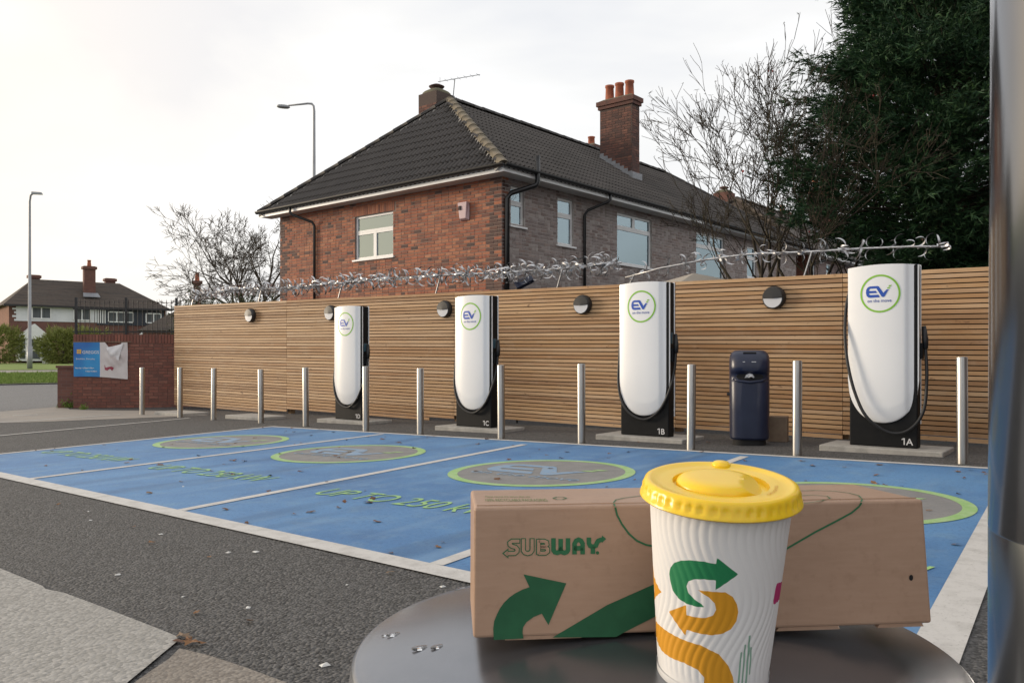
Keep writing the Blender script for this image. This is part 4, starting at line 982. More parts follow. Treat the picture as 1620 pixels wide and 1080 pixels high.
# floodlight behind the fence by the house corner
c = fpt(fence_t(812), -.3); fl_ = empty('floodlight', (c.x, c.y, gz(c.x,c.y)), 0, 'dark floodlight on a stand tilted behind the fence near the house corner', 'floodlight')
zt = E-(447-YH)/F*c.y-gz(c.x,c.y)
MB().tube([(-.12,0,0),(-.12,0,zt-.05)], .02, 8).build('stand', m_iron, fl_)
o = MB().box((-.16,-.05,-.07),(.16,.03,.07)).build('lamp_head', m_navy, fl_); o.location = (0,0,zt); o.rotation_euler = (R(-35),R(-28),0); bevel(o, .01)

# ---------------------------------------------------------------- bulkhead lights on the fence
for px, py, lb in ((400,499,'round black half-covered wall light nearest the brick wall end of the fence'), (527,495,'round black wall light half hidden behind charger 1D'), (707,489,'round black wall light just left of charger 1C'),
               (925,482,'round black wall light between chargers 1C and 1B'), (1227,471,'round black wall light above the navy litter bin')):
    t = fence_t(px); p = fpt(t, .027); z = E-(py-YH)/F*p.y
    w = empty('wall_light', (p.x, p.y, z), rz_f, lb, 'wall light', 'round wall lights on the fence')
    ang = 40; mb = MB(); prof = [(.150,0),(.152,.045),(.140,.075),(.118,.082)]
    mb.lathe(prof, ang, capt=True); o = autosmooth(mb.build('housing', m_lampblk, w)); o.rotation_euler = (R(90),0,0)
    hood = MB(); vs = []; n = 20
    for i in range(n+1):
        a = math.pi*i/n-.0
        for rr_, d in ((.143,.070),(.128,.098),(.0,.106)): vs.append((rr_*math.cos(a), -d, rr_*math.sin(a)*(1 if rr_ else 1)+(-.012 if rr_ == 0 else 0)))
    hood.add(vs, [(3*i,3*i+1,3*i+4,3*i+3) for i in range(n)]+[(3*i+1,3*i+2,3*i+5,3*i+4) for i in range(n)]); autosmooth(hood.build('eyelid_hood', m_lampblk, w))
    df = MB(); vs = [(0,-.088,-.012)]+[(.122*math.cos(math.pi+math.pi*i/n), -.086, .122*math.sin(math.pi+math.pi*i/n)-.010) for i in range(n+1)]
    df.add(vs, [(0,i+1,i+2) for i in range(n)]); df.build('diffuser', m_lampdif, w)

# ---------------------------------------------------------------- chargers
PW, PH = .72, 1.97
def pf(x, z=1.2):                                     # front curve of the white shell
    q = min(1, abs(x)/(PW/2)); return -.16-.058*(1-q**2.2)
def zb(x):
    q = min(1, abs(x)/(PW/2)); return .26+.46*(1-math.sqrt(max(0, 1-q**2.2)))
def charger(base_px, num, label, cable):
    g = gp(*base_px); u3 = Vector((fdir.x, fdir.y)); rz = rz_f
    c = Vector((g.x, g.y))-fnorm*.17
    r = empty('ev_charger', (c.x, c.y, gz(c.x,c.y)+.055), rz, label, 'ev charger', 'ev chargers along the fence')
    pl = MB().box((-.62,-.34,-.10),(.62,.30,0)).build('plinth', m_plinth, r); bevel(pl, .012)
    bd = MB().box((-.345,-.158,.0),(.345,-.005,PH-.015)).build('casing', m_black, r); bevel(bd, .012)
    rp = MB().box((-.35,-.003,.25),(.35,.018,PH-.01)).build('rear_panel', m_white, r); bevel(rp, .01)
    # white shell: grid clipped by the U-shaped lower edge
    nu, nz = 48, 60; vs, fs = [], []
    for i in range(nu+1):
        x = -PW/2+PW*i/nu; zb_ = zb(x)
        for j in range(nz+1):
            q = (j/nz)**1.6; z = lerp(zb_, PH-.02*(abs(x)/(PW/2))**2, q)
            dlow = z-zb_; dx = PW/2-abs(x); y = pf(x); rim = min(dlow, .16)/.16; y = lerp(-.165, y, .35+.65*rim**.5)
            # soft chamfer strip down the right side
            if x > .23: y += .018*sstep(.23,.27,x)
            vs.append((x, y, z))
    fs = [(i*(nz+1)+j, (i+1)*(nz+1)+j, (i+1)*(nz+1)+j+1, i*(nz+1)+j+1) for i in range(nu) for j in range(nz)]
    n0 = len(vs); per = [i*(nz+1) for i in range(nu+1)]+[nu*(nz+1)+j for j in range(1, nz+1)]+[i*(nz+1)+nz for i in range(nu-1, -1, -1)]+[j for j in range(nz-1, 0, -1)]
    vs += [(vs[i][0], -.1585, vs[i][2]) for i in per]; m = len(per)
    fs += [(per[k], n0+k, n0+(k+1)%m, per[(k+1)%m]) for k in range(m)]
    sh = autosmooth(MB().add(vs, fs).build('front_shell', m_white, r), 40)
    zc, rr, xc = 1.655, .205, -.015
    S = lambda x, z, d: (x, pf(x)+(.018*sstep(.23,.27,x) if x > .23 else 0)-d, z)
    ring = [(math.cos(2*math.pi*i/64), math.sin(2*math.pi*i/64)) for i in range(64)]
    mb = MB(); mb.add([S(xc+a*rr, zc+b*rr, .003) for a, b in ring]+[S(xc+a*rr*.905, zc+b*rr*.905, .003) for a, b in ring], [(i,(i+1)%64,64+(i+1)%64,64+i) for i in range(64)]); mb.build('logo_ring', m_logogreen, sh)
    P2 = lambda pts: [S(xc+a*rr, zc+b*rr, .0035) for a, b in evn(pts)]
    MB().poly(P2(EV)).poly(P2(EVB)).build('logo_letters', m_logoblue, sh)
    mb = MB()
    for q in EVG: mb.poly(P2(q))
    mb.build('logo_tick', m_logogreen, sh)
    vs, fs2 = text2d('on the move', 1.0, 'CENTER', .008); mb = MB(); mb.add([S(xc-.005+x*.048, zc-.092+y*.048, .0035) for x, y, _ in vs], fs2); mb.build('logo_wording', m_logotext, sh)
    vs, fs2 = text2d(num[1], 1.0, 'LEFT', .012); mb = MB().add([(.235+x*.10, -.1612, .035+y*.10) for x, y, _ in vs], fs2)
    mb.poly([(x*.10+.19, -.1612, .035+y*.10) for x, y in [(.2,0),(.32,0),(.32,.72),(.2,.72),(.0,.62),(.0,.50),(.2,.60)]]).build('bay_number', m_num, bd)
    sc_ = MB().box((.3455,-.12,1.18),(.350,-.04,1.32)).build('screen', m_screen, bd)
    MB().box((.346,-.12,.95),(.385,-.04,1.12)).build('cable_holster', m_black, r)
    # smooth cable through its key points (Catmull-Rom)
    kp = [Vector(k) for k in cable]; pts = []
    for i in range(len(kp)-1):
        p0, p1, p2_, p3_ = kp[max(i-1,0)], kp[i], kp[i+1], kp[min(i+2, len(kp)-1)]
        for s in range(8):
            t = s/8; pts.append(.5*((2*p1)+(p2_-p0)*t+(2*p0-5*p1+4*p2_-p3_)*t*t+(3*p1-p0-3*p2_+p3_)*t**3))
    pts.append(kp[-1]); MB().tube(pts, .017, 10).build('cable', m_rubber, r, True)
    MB().tube([(.385,-.05,1.30),(.40,-.06,1.16),(.405,-.07,1.06)], [.022,.032,.026], 10).build('plug', m_rubber, r, True)
    return r
CAB = [(-.335,-.02,1.62),(-.385,-.06,1.45),(-.40,-.10,1.0),(-.375,-.16,.62),(-.27,-.19,.36),(-.10,-.20,.235),(.08,-.20,.225),(.25,-.19,.36),(.36,-.16,.60),(.395,-.10,.85),(.40,-.07,1.06)]
CABA = [(-.335,-.02,1.80),(-.39,-.08,1.60),(-.385,-.19,1.25),(-.34,-.245,.90),(-.25,-.27,.56),(-.12,-.285,.31),(.08,-.23,.165),(.27,-.20,.20),(.40,-.15,.40),(.425,-.11,.75),(.405,-.07,1.06)]
charger((1396,714.8), '1A', 'white and black ev charger numbered 1A with a cable sagging across its front', CABA)
charger((1018.5,696.2), '1B', 'white and black ev charger numbered 1B beside the navy litter bin', CAB)
charger((748,681.2), '1C', 'white and black ev charger numbered 1C between two wall lights', CAB)
charger((550,668.7), '1D', 'white and black ev charger numbered 1D, farthest along the fence toward the brick wall', CAB)
# bare concrete pads farther along
for px, py, lb in ((287,655.5,'bare concrete pad at the end of the fence by the brick wall'), (404,661.5,'bare concrete pad between the brick wall end and charger 1D')):
    g = gp(px, py); o = MB().box((-.55,-.30,-.05),(.55,.30,.06)).build('concrete_pad', m_plinth); o.location = (g.x, g.y, g.z); o.rotation_euler = (0,0,rz_f); bevel(o, .012); tag(o, lb, 'concrete pad', 'empty concrete pads')

# ---------------------------------------------------------------- bollards
bol = [(225,657,582,'standing alone in front of the brick wall'),(285,661,582,'before the concrete pad at the fence corner'),(338,665,583,'between the two bare concrete pads'),(413,670,585,'in front of the second bare concrete pad'),
       (484,675,582,'left of charger 1D, between it and the bare pads'),(579,683,580,'covering the right edge of charger 1D'),(665,688,583,'between chargers 1D and 1C'),(793,695,578,'at the right edge of charger 1C'),
       (920,702,576,'left of charger 1B, below a round wall light'),(1093,713,577,'between charger 1B and the navy litter bin'),(1261,721,571,'between the navy litter bin and charger 1A'),(1523,734,565,'right of charger 1A beside the steel column')]
bol_me = MB().lathe([(.0495,-.05),(.0495,.985),(.047,.995),(.040,.999),(.001,1.0)], 28).mesh('bollard', m_steel, True)
try: bol_me.set_sharp_from_angle(angle=R(35))
except Exception: pass
for px, pb, pt, lb in bol:
    g = gp(px, pb-1); o = link('bollard', bol_me); o.location = g; o.scale = (1,1,(pb-pt)/F*g.y); o.rotation_euler = (R(random.gauss(0,.35)), R(random.gauss(0,.35)), random.random()*6)
    tag(o, 'brushed steel bollard '+lb, 'bollard', 'steel bollards in a row')

# ---------------------------------------------------------------- navy litter bin and small box by the fence
g = gp(1190,704); lb_ = empty('litter_bin', (g.x, g.y+.12, gz(g.x,g.y)), R(-14), 'navy plastic litter bin with litter showing in its mouth', 'litter bin')
def sq(a, rx, ry, p=3.2):
    ca, sa = math.cos(a), math.sin(a); k = (abs(ca)**p+abs(sa)**p)**(-1/p); return rx*k*ca, ry*k*sa
def loft(prof, n=56):
    mb = MB(); vs = []
    for z, rx, ry, oy in prof:
        for j in range(n):
            x, y = sq(2*math.pi*j/n, rx, ry); vs.append((x, y+oy, z))
    k = len(prof); fs = [(i*n+j, i*n+(j+1)%n, (i+1)*n+(j+1)%n, (i+1)*n+j) for i in range(k-1) for j in range(n)]+[tuple(range(n-1,-1,-1)), tuple((k-1)*n+j for j in range(n))]
    return mb.add(vs, fs)
bb_ = autosmooth(loft([(.07,.215,.20,0),(.09,.228,.212,0),(.40,.231,.214,0),(.745,.231,.214,0),(.765,.231,.208,.006)]).build('body', m_navy, lb_), 30)
autosmooth(loft([(-.02,.19,.18,0),(.075,.19,.18,0)]).build('base', m_dark, lb_), 30)
hood = loft([(.764,.231,.195,.019),(.78,.231,.188,.026),(.84,.231,.188,.026),(.865,.232,.205,.012),(.885,.232,.218,0),(.93,.233,.222,0),(1.0,.232,.216,.006),(1.06,.226,.198,.022),(1.10,.208,.165,.04),(1.125,.17,.12,.055),(1.132,.10,.07,.06)])
autosmooth(hood.build('hood', m_navy, lb_), 45)
ap = MB(); n = 28; vs = [(0,-.170,.815)]
for i in range(n): 
    a = 2*math.pi*i/n; vs.append((.155*math.cos(a), -.171+.02*abs(math.cos(a))**3, .815+.050*math.sin(a)))
ap.add(vs, [(0,i+1,(i+1)%n+1) for i in range(n)]); ap.build('aperture', m_dark, lb_)
lip = MB(); lip.tube([(-.19,-.165,.79),(-.13,-.205,.765),(0,-.225,.750),(.13,-.205,.765),(.19,-.165,.79)], [.012,.016,.018,.016,.012], 8); lip.build('lip', m_navy, lb_, True)
MB().box((-.075,-.145,1.075),(.075,-.135,1.105)).build('handle_recess', m_dark, lb_).rotation_euler = (0,0,0)
for dx in (-.07,.03,.055): MB().box((dx-.012,-.219,.985),(dx+.014,-.2165,.994)).build('embossed_mark', m_num, lb_)
o = MB(); rd = random.Random(5); vs = []
for i in range(7):
    for j in range(5): vs.append((-.05+.10*i/6+rd.gauss(0,.006), -.185+rd.gauss(0,.008), .805+.05*j/4*(1-.5*abs(i-3)/3)+rd.gauss(0,.006)))
o.add(vs, [(i*5+j,(i+1)*5+j,(i+1)*5+j+1,i*5+j+1) for i in range(6) for j in range(4)]); o = o.build('crumpled_paper', m_paper); o.location = lb_.location; o.rotation_euler = lb_.rotation_euler; tag(o, 'crumpled white paper poking from the navy bin mouth', 'paper')
MB().tube([(-.228,-.03,.60),(-.262,-.03,.60)], .018, 8).build('lock', m_lampblk, lb_)
g = gp(1236,699); o = MB().box((-.11,-.10,0),(.11,.10,.31)).build('small_box', m_card); o.location = (g.x, g.y+.10, gz(g.x,g.y)); o.rotation_euler = (0,0,rz_f+.25); bevel(o, .006); tag(o, 'small brown box on the ground beside the navy bin', 'box')

# ---------------------------------------------------------------- foreground: steel-topped bin, sandwich box, cup, column
DC = Vector((.105,.632)); DR = .226; ZT = E-.1925; DK = .031/.226**2
dome_z = lambda x, y: ZT-DK*((x-DC.x)**2+(y-DC.y)**2)
fb = empty('round_topped_bin', (DC.x, DC.y, gz(*DC)), 0, 'grey bin with a shiny domed metal top holding the cup and box', 'bin')
zl = ZT-gz(*DC)
m_dome = M('dome_metal', (.24,.255,.285), .27, .85, noise=[(2.2,(.19,.205,.23),.6,5), (60,(.27,.28,.31),.25,3)], bump=(9,.02,.01))
prof = [(.0005,zl)]
for i in range(1, 30):
    r = DR*i/30; prof.append((r, zl-DK*r*r))
for i in range(0, 9):
    a = i/8*math.pi*.5; prof.append((DR*.972+.0056*math.sin(a)+.0*i, zl-.0295-.007*(1-math.cos(a))))
prof += [(DR*1.0,zl-.042),(DR*1.0,zl-.070),(DR*.985,zl-.072)]
MB().lathe(prof, 160, capb=False, capt=False).build('domed_top', m_dome, fb, True)
MB().lathe([(DR*.94,0),(DR*.94,.02),(DR*.96,.03),(DR*.96,zl-.12),(DR*.93,zl-.076),(DR*.985,zl-.071)], 96, capt=False).build('bin_body', M('bin_grey_steel',(.16,.165,.175),.4,.6), fb, True)
m_water = M('water_drop', (1,1,1), .03, trans=1.0)
for px, py, s, lb in ((668,1024,.0055,1),(694,1022,.0045,1),(626,1003,.005,1),(612,1004,.003,1),(729,931,.005,1)):
    dx, dz = (px-CX)/F, -(py-YH)/F; Y = (ZT-.012-E)/dz
    for _ in range(12): Y = (dome_z(dx*Y, Y)-E)/dz
    n = 12; mb = MB(); mb.lathe([(1,-.05),(.96,.10),(.8,.22),(.5,.31),(.2,.345),(.001,.35)], n); o = mb.build('water_drop', m_water, None, True)
    o.location = (dx*Y, Y, dome_z(dx*Y, Y)); o.scale = (s*1.5, s*.9, s*.45); o.rotation_euler = (0,0,random.random()); tag(o, 'clear raindrop lying on the grey dome', 'raindrop', 'raindrops on the domed bin top')
# sandwich box --------------------------------------------------
m_kraft = M('kraft_card', (.39,.25,.17), .40, noise=[(9,(.33,.21,.14),.7,6), ((30,30,240),(.43,.285,.20),.4,3), (120,(.28,.17,.11),.35,4,(.55,.7))], bump=(160,.12,.0008))
m_green = M('print_green', (.006,.085,.032), .6, noise=(60,(.012,.115,.045),.6))
m_green2 = M('print_line_green', (.015,.13,.05), .6)
BL = at(748.5,1008,.560); BR = at(1475,992,.592); bu = Vector((BR.x-BL.x, BR.y-BL.y, 0)); BLN = bu.length; bu.normalize(); bv = Vector((-bu.y, bu.x, 0))
zbt = ZT+.0005; BHt = .0882; BDp = .085
sb = empty('sandwich_box', (BL.x, BL.y, zbt), math.atan2(bu.y, bu.x), 'brown cardboard sandwich box with green print lying behind the cup', 'sandwich box')
lean = .006                                                     # the front face leans back a little
mb = MB().hexa([(0,0,.0),(BLN,0,.0),(BLN-.002,BDp,.0),(.002,BDp,.0),(0.001,lean,BHt),(BLN-.003,lean,BHt),(BLN-.016,BDp-.004,BHt),(.002,BDp-.004,BHt)])
bx_ = bevel(mb.build('carton', m_kraft, sb), .0022, 3)
for a, b in ((.022,.075),(.128,.165),(.215,.262),(.29,.325)):   # locking tabs along the lower edge
    MB().hexa([(a,.0012,-.0022),(b,.0012,-.0022),(b,.005,-.0022),(a,.005,-.0022),(a+.002,.0012,.001),(b-.002,.0012,.001),(b,.005,.001),(a,.005,.001)]).build('tab', m_kraft, bx_)
MB().box((.003,.010,BHt+.0003),(BLN-.006,.0104,BHt+.0009)).build('lid_edge', m_kraft, bx_)
fn = Vector((0, -BHt, lean)).normalized()
camL = None
def to_box(px, py, top=False):
    """photo pixel -> point on the box front (or top), in the box's own frame"""
    o = Vector((0,0,E)); d = Vector(((px-CX)/F, 1, -(py-YH)/F)); ang = math.atan2(bu.y, bu.x); Rm = Matrix.Rotation(-ang, 3, 'Z')
    o = Rm @ (o-Vector((BL.x,BL.y,zbt))); d = Rm @ d
    if top: t = (BHt-o.z)/d.z; q = o+d*t; return Vector((q.x, q.y, BHt+.0004))
    nrm = fn; t = -o.dot(nrm)/d.dot(nrm); return o+d*t+nrm*.0004
Z1 = lambda x, y: (740+x/3.1765, 710+y/3.1765)
Z8 = lambda x, y: (740+x/5.786, 760+y/5.786)
Zr = lambda x, y: (1180+x/3, 720+y/3)
arrow = [(280,628),(495,673),(405,882),(372,825),(330,842),(295,868),(278,893),(275,920),(280,950),(130,957),(128,900),(133,862),(146,830),(162,798),(182,770),(210,743),(240,722),(275,704),(310,692)]
MB().poly([to_box(*Z1(*p)) for p in arrow]).build('printed_arrow', m_green, bx_)
MB().poly([to_box(*Z1(*p)) for p in [(425,945),(700,782),(925,682),(1100,600),(1100,770),(945,838),(780,922),(745,942)]]).build('printed_band', m_green, bx_)
def line_print(pts, w, top=False, nm='printed_line'):
    q = [to_box(*p, top) for p in pts]; mb = MB(); vs = []
    for i in range(len(q)):
        d = (q[min(i+1,len(q)-1)]-q[max(i-1,0)]).normalized(); n = d.cross(Vector((0,0,1)) if top else fn).normalized()*w/2; vs += [q[i]-n, q[i]+n]
    mb.add(vs, [(2*i,2*i+1,2*i+3,2*i+2) for i in range(len(q)-1)]); mb.build(nm, m_green2, bx_)
line_print([Z1(*p) for p in [(741,292),(750,330),(775,378),(810,425),(850,460),(895,480),(960,492),(1060,500)]], .0013)
line_print([Zr(*p) for p in [(60,520),(190,443),(330,362),(440,305),(500,272),(535,243),(548,224)]], .0013)
line_print([Zr(*p) for p in [(548,222),(552,208),(535,192),(490,180),(420,171),(330,167),(240,170)]], .0011, True)
line_print([Zr(*p) for p in [(215,265),(272,233)]], .0013); line_print([Zr(*p) for p in [(272,231),(360,217),(400,205),(385,195),(320,189),(245,193)]], .0010, True)
line_print([Z1(*p) for p in [(741,290),(732,272),(745,256),(790,246),(870,236)]], .0011, True)
def box_text(s, p0, p1, hgt, mat, top=False, outline=0., offset=0., nm='lettering', spacing=1.0):
    vs, fs = text2d(s, 1.0, 'LEFT', offset, outline, 0, spacing); xs = [v[0] for v in vs]; ys = [v[1] for v in vs]; x0, x1, y0, y1 = min(xs), max(xs), min(ys), max(ys)
    a = to_box(*p0, top); b = to_box(*p1, top); dx = (b-a); up = Vector((0,1,0)) if top else Vector((0,lean,BHt)).normalized(); nn = Vector((0,0,1)) if top else fn
    MB().add([a+dx*((x-x0)/(x1-x0))+up*((y-y0)/(y1-y0)*hgt)+nn*(z*.002) for x, y, z in vs], fs).build(nm, mat, bx_)
def strokes(lines, w, mat, lift, nm='lettering'):
    mb = MB()
    for ln in lines:
        q = [to_box(*Z8(*p))+fn*lift for p in ln]; closed = False; vs = []
        for i in range(len(q)):
            d0 = (q[i]-q[i-1]).normalized() if i else (q[1]-q[0]).normalized(); d1 = (q[i+1]-q[i]).normalized() if i < len(q)-1 else d0
            d = (d0+d1).normalized(); k = 1/max(.6, d.dot(d0)); n = d.cross(fn).normalized()*(w/2*k); vs += [q[i]-n, q[i]+n]
        mb.add(vs, [(2*i,2*i+1,2*i+3,2*i+2) for i in range(len(q)-1)])
    mb.build(nm, mat, bx_)
pxw = (to_box(*Z8(600,600))-to_box(*Z8(500,600))).length/100
SUBL = [[(478,550),(405,550),(384,566),(386,584),(405,598),(436,606),(452,624),(450,645),(432,662),(350,664)],[(508,524),(508,636),(522,656),(548,664),(574,656),(588,636),(588,524)],
        [(648,530),(648,676)],[(640,550),(700,551),(722,562),(724,582),(706,597),(660,600)],[(660,606),(712,608),(730,622),(730,646),(710,660),(640,661)]]
WAYL = [[(784,524),(784,634),(796,652),(818,658),(838,650),(850,632),(862,650),(884,658),(906,650),(917,634),(917,524)],[(850,530),(850,640)],
        [(977,672),(977,574),(992,548),(1014,538),(1036,548),(1051,574),(1051,672)],[(970,616),(1058,616)],[(1108,518),(1108,570),(1120,594),(1146,604),(1172,592),(1182,566),(1194,548),(1226,536)],[(1145,600),(1145,668)]]
strokes(SUBL, 46*pxw, m_green2, 0); strokes([[(q if 0 < i < len(l)-1 else (q[0]+(l[1][0]-q[0] if i == 0 else l[-2][0]-q[0])*7/max(1,abs(l[1][0]-q[0])+abs(l[1][1]-q[1]) if i == 0 else abs(l[-2][0]-q[0])+abs(l[-2][1]-q[1])), q[1]+(l[1][1]-q[1] if i == 0 else l[-2][1]-q[1])*7/max(1,abs(l[1][0]-q[0])+abs(l[1][1]-q[1]) if i == 0 else abs(l[-2][0]-q[0])+abs(l[-2][1]-q[1])))) for i, q in enumerate(l)] for l in SUBL], 29*pxw, m_kraft, .0003, 'letter_fill')
strokes(WAYL, 42*pxw, m_green2, 0)
MB().poly([to_box(*Z8(*p)) for p in [(1222,556),(1222,522),(1230,500),(1266,530),(1230,566)]]).build('lettering_arrow', m_green2, bx_)
MB().poly([to_box(*Z8(*p)) for p in [(314,663),(372,616),(372,708)]]).build('lettering_arrow', m_green2, bx_)
MB().poly([to_box(*Z8(*p))+fn*.0003 for p in [(330,663),(364,636),(364,690)]]).build('letter_fill', m_kraft, bx_)
o_ = to_box(*Z8(1187,658)); MB().poly([o_+Vector((math.cos(a)*.0012,0,math.sin(a)*.0012)) for a in [k*.628 for k in range(10)]]).build('printed_dot', m_green2, bx_)
m_gp = M('faint_print_green', (.13,.20,.07), .7)
box_text('100% RECYCLABLE PACKAGING', Z8(166,192), Z8(735,192), .011, m_gp, True); box_text('Please recycle this carton after use', Z8(166,160), Z8(575,160), .009, m_gp, True)
line_print([Z8(*p) for p in [(780,162),(815,152),(870,152),(905,162),(870,174),(815,174),(780,162)]], .0012, True, 'recycling_mark')
h_ = to_box(*Zr(783,579)); MB().poly([h_+Vector((math.cos(a)*.0016,0,math.sin(a)*.0022)) for a in [k*.628 for k in range(10)]]).build('pin_hole', m_dark, bx_)
# cup ------------------------------------------------------------
CC = Vector((.1275,.524)); CZ0 = dome_z(*CC)-.0004; CHt = .1228; CR0, CR1 = .0338, .0434; CROT = Matrix.Rotation(R(7.6), 3, 'X') @ Matrix.Rotation(R(.6), 3, 'Y')
cup = empty('paper_cup', (CC.x, CC.y, CZ0), 0, 'white ribbed paper cup with green and yellow arrows and yellow lid', 'cup')
cup_r = lambda z: lerp(CR0, CR1, (z)/CHt)
def to_cup(px, py):
    o = Vector((0,0,E))-Vector((CC.x,CC.y,CZ0)); d = CROT.transposed() @ Vector(((px-CX)/F, 1, -(py-YH)/F)); o = CROT.transposed() @ o; k = (CR1-CR0)/CHt
    a = d.x**2+d.y**2-(k*d.z)**2; rz_ = CR0+k*o.z; b = 2*(o.x*d.x+o.y*d.y-k*d.z*rz_); c = o.x**2+o.y**2-rz_**2
    dd = b*b-4*a*c
    t = (-b-math.sqrt(max(0,dd)))/(2*a); q = o+d*t; return math.atan2(q.x, -q.y)*.038, q.z       # arc, height
Z2 = lambda x, y: (1000+x/2.918, 710+y/2.918)
GREEN = [(335,729),(300,727),(250,712),(212,686),(188,650),(175,605),(172,575),(178,545),(195,524),(225,514),(270,512),(330,518),(388,530),(392,500),(490,577),(385,650),(387,605),(330,600),(285,600),(260,610),(252,632),(260,662),(285,690),(322,716)]
YEL1 = [(302,650),(350,655),(430,660),(464,680),(484,715),(490,750),(481,793),(456,830),(420,850),(370,858),(310,850),(252,832),(247,860),(170,748),(250,718),(252,765),(300,776),(340,778),(374,766),(388,740),(381,710),(352,682)]
YEL2 = [(80,760),(112,792),(135,818),(180,850),(240,880),(320,905),(400,945),(445,1000),(465,1050),(474,1120),(330,1120),(333,1052),(300,1015),(240,985),(180,962),(140,932),(80,860)]
YEL3 = [(85,520),(100,570),(136,660),(106,692),(100,700),(85,700)]
MAG = [(668,618),(690,610),(690,690),(654,716),(650,700)]
TXT = [[(486,1085),(500,935),(508,935),(494,1085)],[(503,1085),(518,900),(526,900),(511,1085)],[(520,1085),(538,858),(547,858),(528,1085)],[(538,1040),(546,912),(553,912),(545,1040)]]
nth, nzv = 340, 180
TH = np.linspace(-math.pi, math.pi, nth, endpoint=False); ZZ = np.linspace(0, CHt, nzv)
T2, Z2g = np.meshgrid(TH, ZZ, indexing='ij'); S2 = T2*.038
def sdf(poly):
    p = np.array(poly); d2 = np.full(S2.shape, 1e9); inside = np.zeros(S2.shape, bool)
    for i in range(len(p)):
        a, b = p[i], p[(i+1) % len(p)]; e_ = b-a; wx, wz_ = S2-a[0], Z2g-a[1]; t = np.clip((wx*e_[0]+wz_*e_[1])/(e_@e_+1e-12), 0, 1)
        d2 = np.minimum(d2, (wx-e_[0]*t)**2+(wz_-e_[1]*t)**2)
        c = ((a[1] > Z2g) != (b[1] > Z2g)) & (S2 < (b[0]-a[0])*(Z2g-a[1])/(b[1]-a[1]+1e-12)+a[0]); inside ^= c
    return np.where(inside, 1, -1)*np.sqrt(d2)
cupp = lambda P: [to_cup(*Z2(*q)) for q in P]
sg = sdf(cupp(GREEN)); sy = np.maximum.reduce([sdf(cupp(q)) for q in (YEL1, YEL2, YEL3)]); sm_ = sdf(cupp(MAG)); st_ = np.maximum.reduce([sdf(cupp(q)) for q in TXT])
# wavy ribs embossed in the wall of the cup
env = np.clip((Z2g-.006)/.006, 0, 1)*np.clip((CHt-.004-Z2g)/.010, 0, 1)
ph_ = T2*48+8.5*np.sin(Z2g*72+.4)+2.2*np.sin(Z2g*37+1)
rib = .00045*(np.abs(np.sin(ph_/2))**.7-.5)*env
RR = CR0+(CR1-CR0)*Z2g/CHt+rib
RR = np.where(Z2g < .004, RR+.0005, RR)
V = np.stack([RR*np.sin(T2), -RR*np.cos(T2), Z2g], -1).reshape(-1, 3)
idx = np.arange(nth*nzv).reshape(nth, nzv); nx = np.roll(idx, -1, 0)
Fc = np.stack([idx[:, :-1], nx[:, :-1], nx[:, 1:], idx[:, 1:]], -1).reshape(-1, 4)
me = bpy.data.meshes.new('cup_wall'); me.from_pydata(V.tolist(), [], Fc.tolist())
for nm, arr in (('sg', sg), ('sy', sy), ('sm', sm_), ('st', st_)):
    at_ = me.attributes.new(nm, 'FLOAT', 'POINT'); at_.data.foreach_set('value', np.clip(arr, -.01, .01).astype(np.float32).reshape(-1))
me.polygons.foreach_set('use_smooth', [True]*len(me.polygons))
m_cup = bpy.data.materials.new('printed_cup_paper'); m_cup.use_nodes = True; nt = m_cup.node_tree; b = nt.nodes['Principled BSDF']; b.inputs['Roughness'].default_value = .55
prev = None
for nm, colr in (('sg',(.012,.20,.075)),('sy',(.66,.30,.012)),('sm',(.45,.02,.14)),('st',(.10,.30,.18))):
    a = nt.nodes.new('ShaderNodeAttribute'); a.attribute_name = nm; mr = nt.nodes.new('ShaderNodeMapRange'); mr.inputs[1].default_value = -.0001; mr.inputs[2].default_value = .0001
    if nm == 'st': mr.inputs[4].default_value = .8
    mxn = nt.nodes.new('ShaderNodeMixRGB'); nt.links.new(a.outputs['Fac'], mr.inputs[0]); nt.links.new(mr.outputs[0], mxn.inputs[0])
    if prev: nt.links.new(prev, mxn.inputs[1])
    else: mxn.inputs[1].default_value = (.78,.77,.76,1)
    mxn.inputs[2].default_value = (*colr,1); prev = mxn.outputs[0]
nt.links.new(prev, b.inputs['Base Color']); me.materials.append(m_cup); wall_ = link('cup_wall', me, cup); cup.rotation_euler = CROT.to_euler()
MB().lathe([(CR0*.6,.0035),(CR0+.0003,.0035),(CR0+.0006,.0),(CR0+.0008,.0002),(CR0+.0012,.005)], 96, capt=False).build('base_rim', m_paper, cup, True)
m_lid = M('yellow_lid_plastic', (.90,.60,.02), .30, noise=(30,(.87,.56,.018),.5))
m_lid.node_tree.nodes['Principled BSDF'].inputs['Subsurface Weight'].default_value = .15
m_lid.node_tree.nodes['Principled BSDF'].inputs['Subsurface Scale'].default_value = .004
LR = .0484; lz = CHt
n = 192; rings = [(LR-.0030,-.0085),(LR-.0005,-.0088),(LR+.0006,-.0078),(LR+.0002,-.0060),(LR-.0014,-.0050),(LR-.0016,-.0018),(LR-.0016,.0000),(LR-.0022,.0016),(LR-.0038,.0024),(LR-.0060,.0022),(LR-.0085,.0012),(LR-.012,.0010),(LR-.0185,.0010),(LR-.0192,.0008),(LR-.0200,-.0022)]
vs = []
for k, (r_, z_) in enumerate(rings):
    for j in range(n):
        a = 2*math.pi*j/n; rr_ = r_
        if k in (4,5): rr_ += .0009*(1 if (j*44/n) % 1 < .55 else 0)         # ribs round the skirt
        vs.append((rr_*math.cos(a), rr_*math.sin(a), lz+z_))
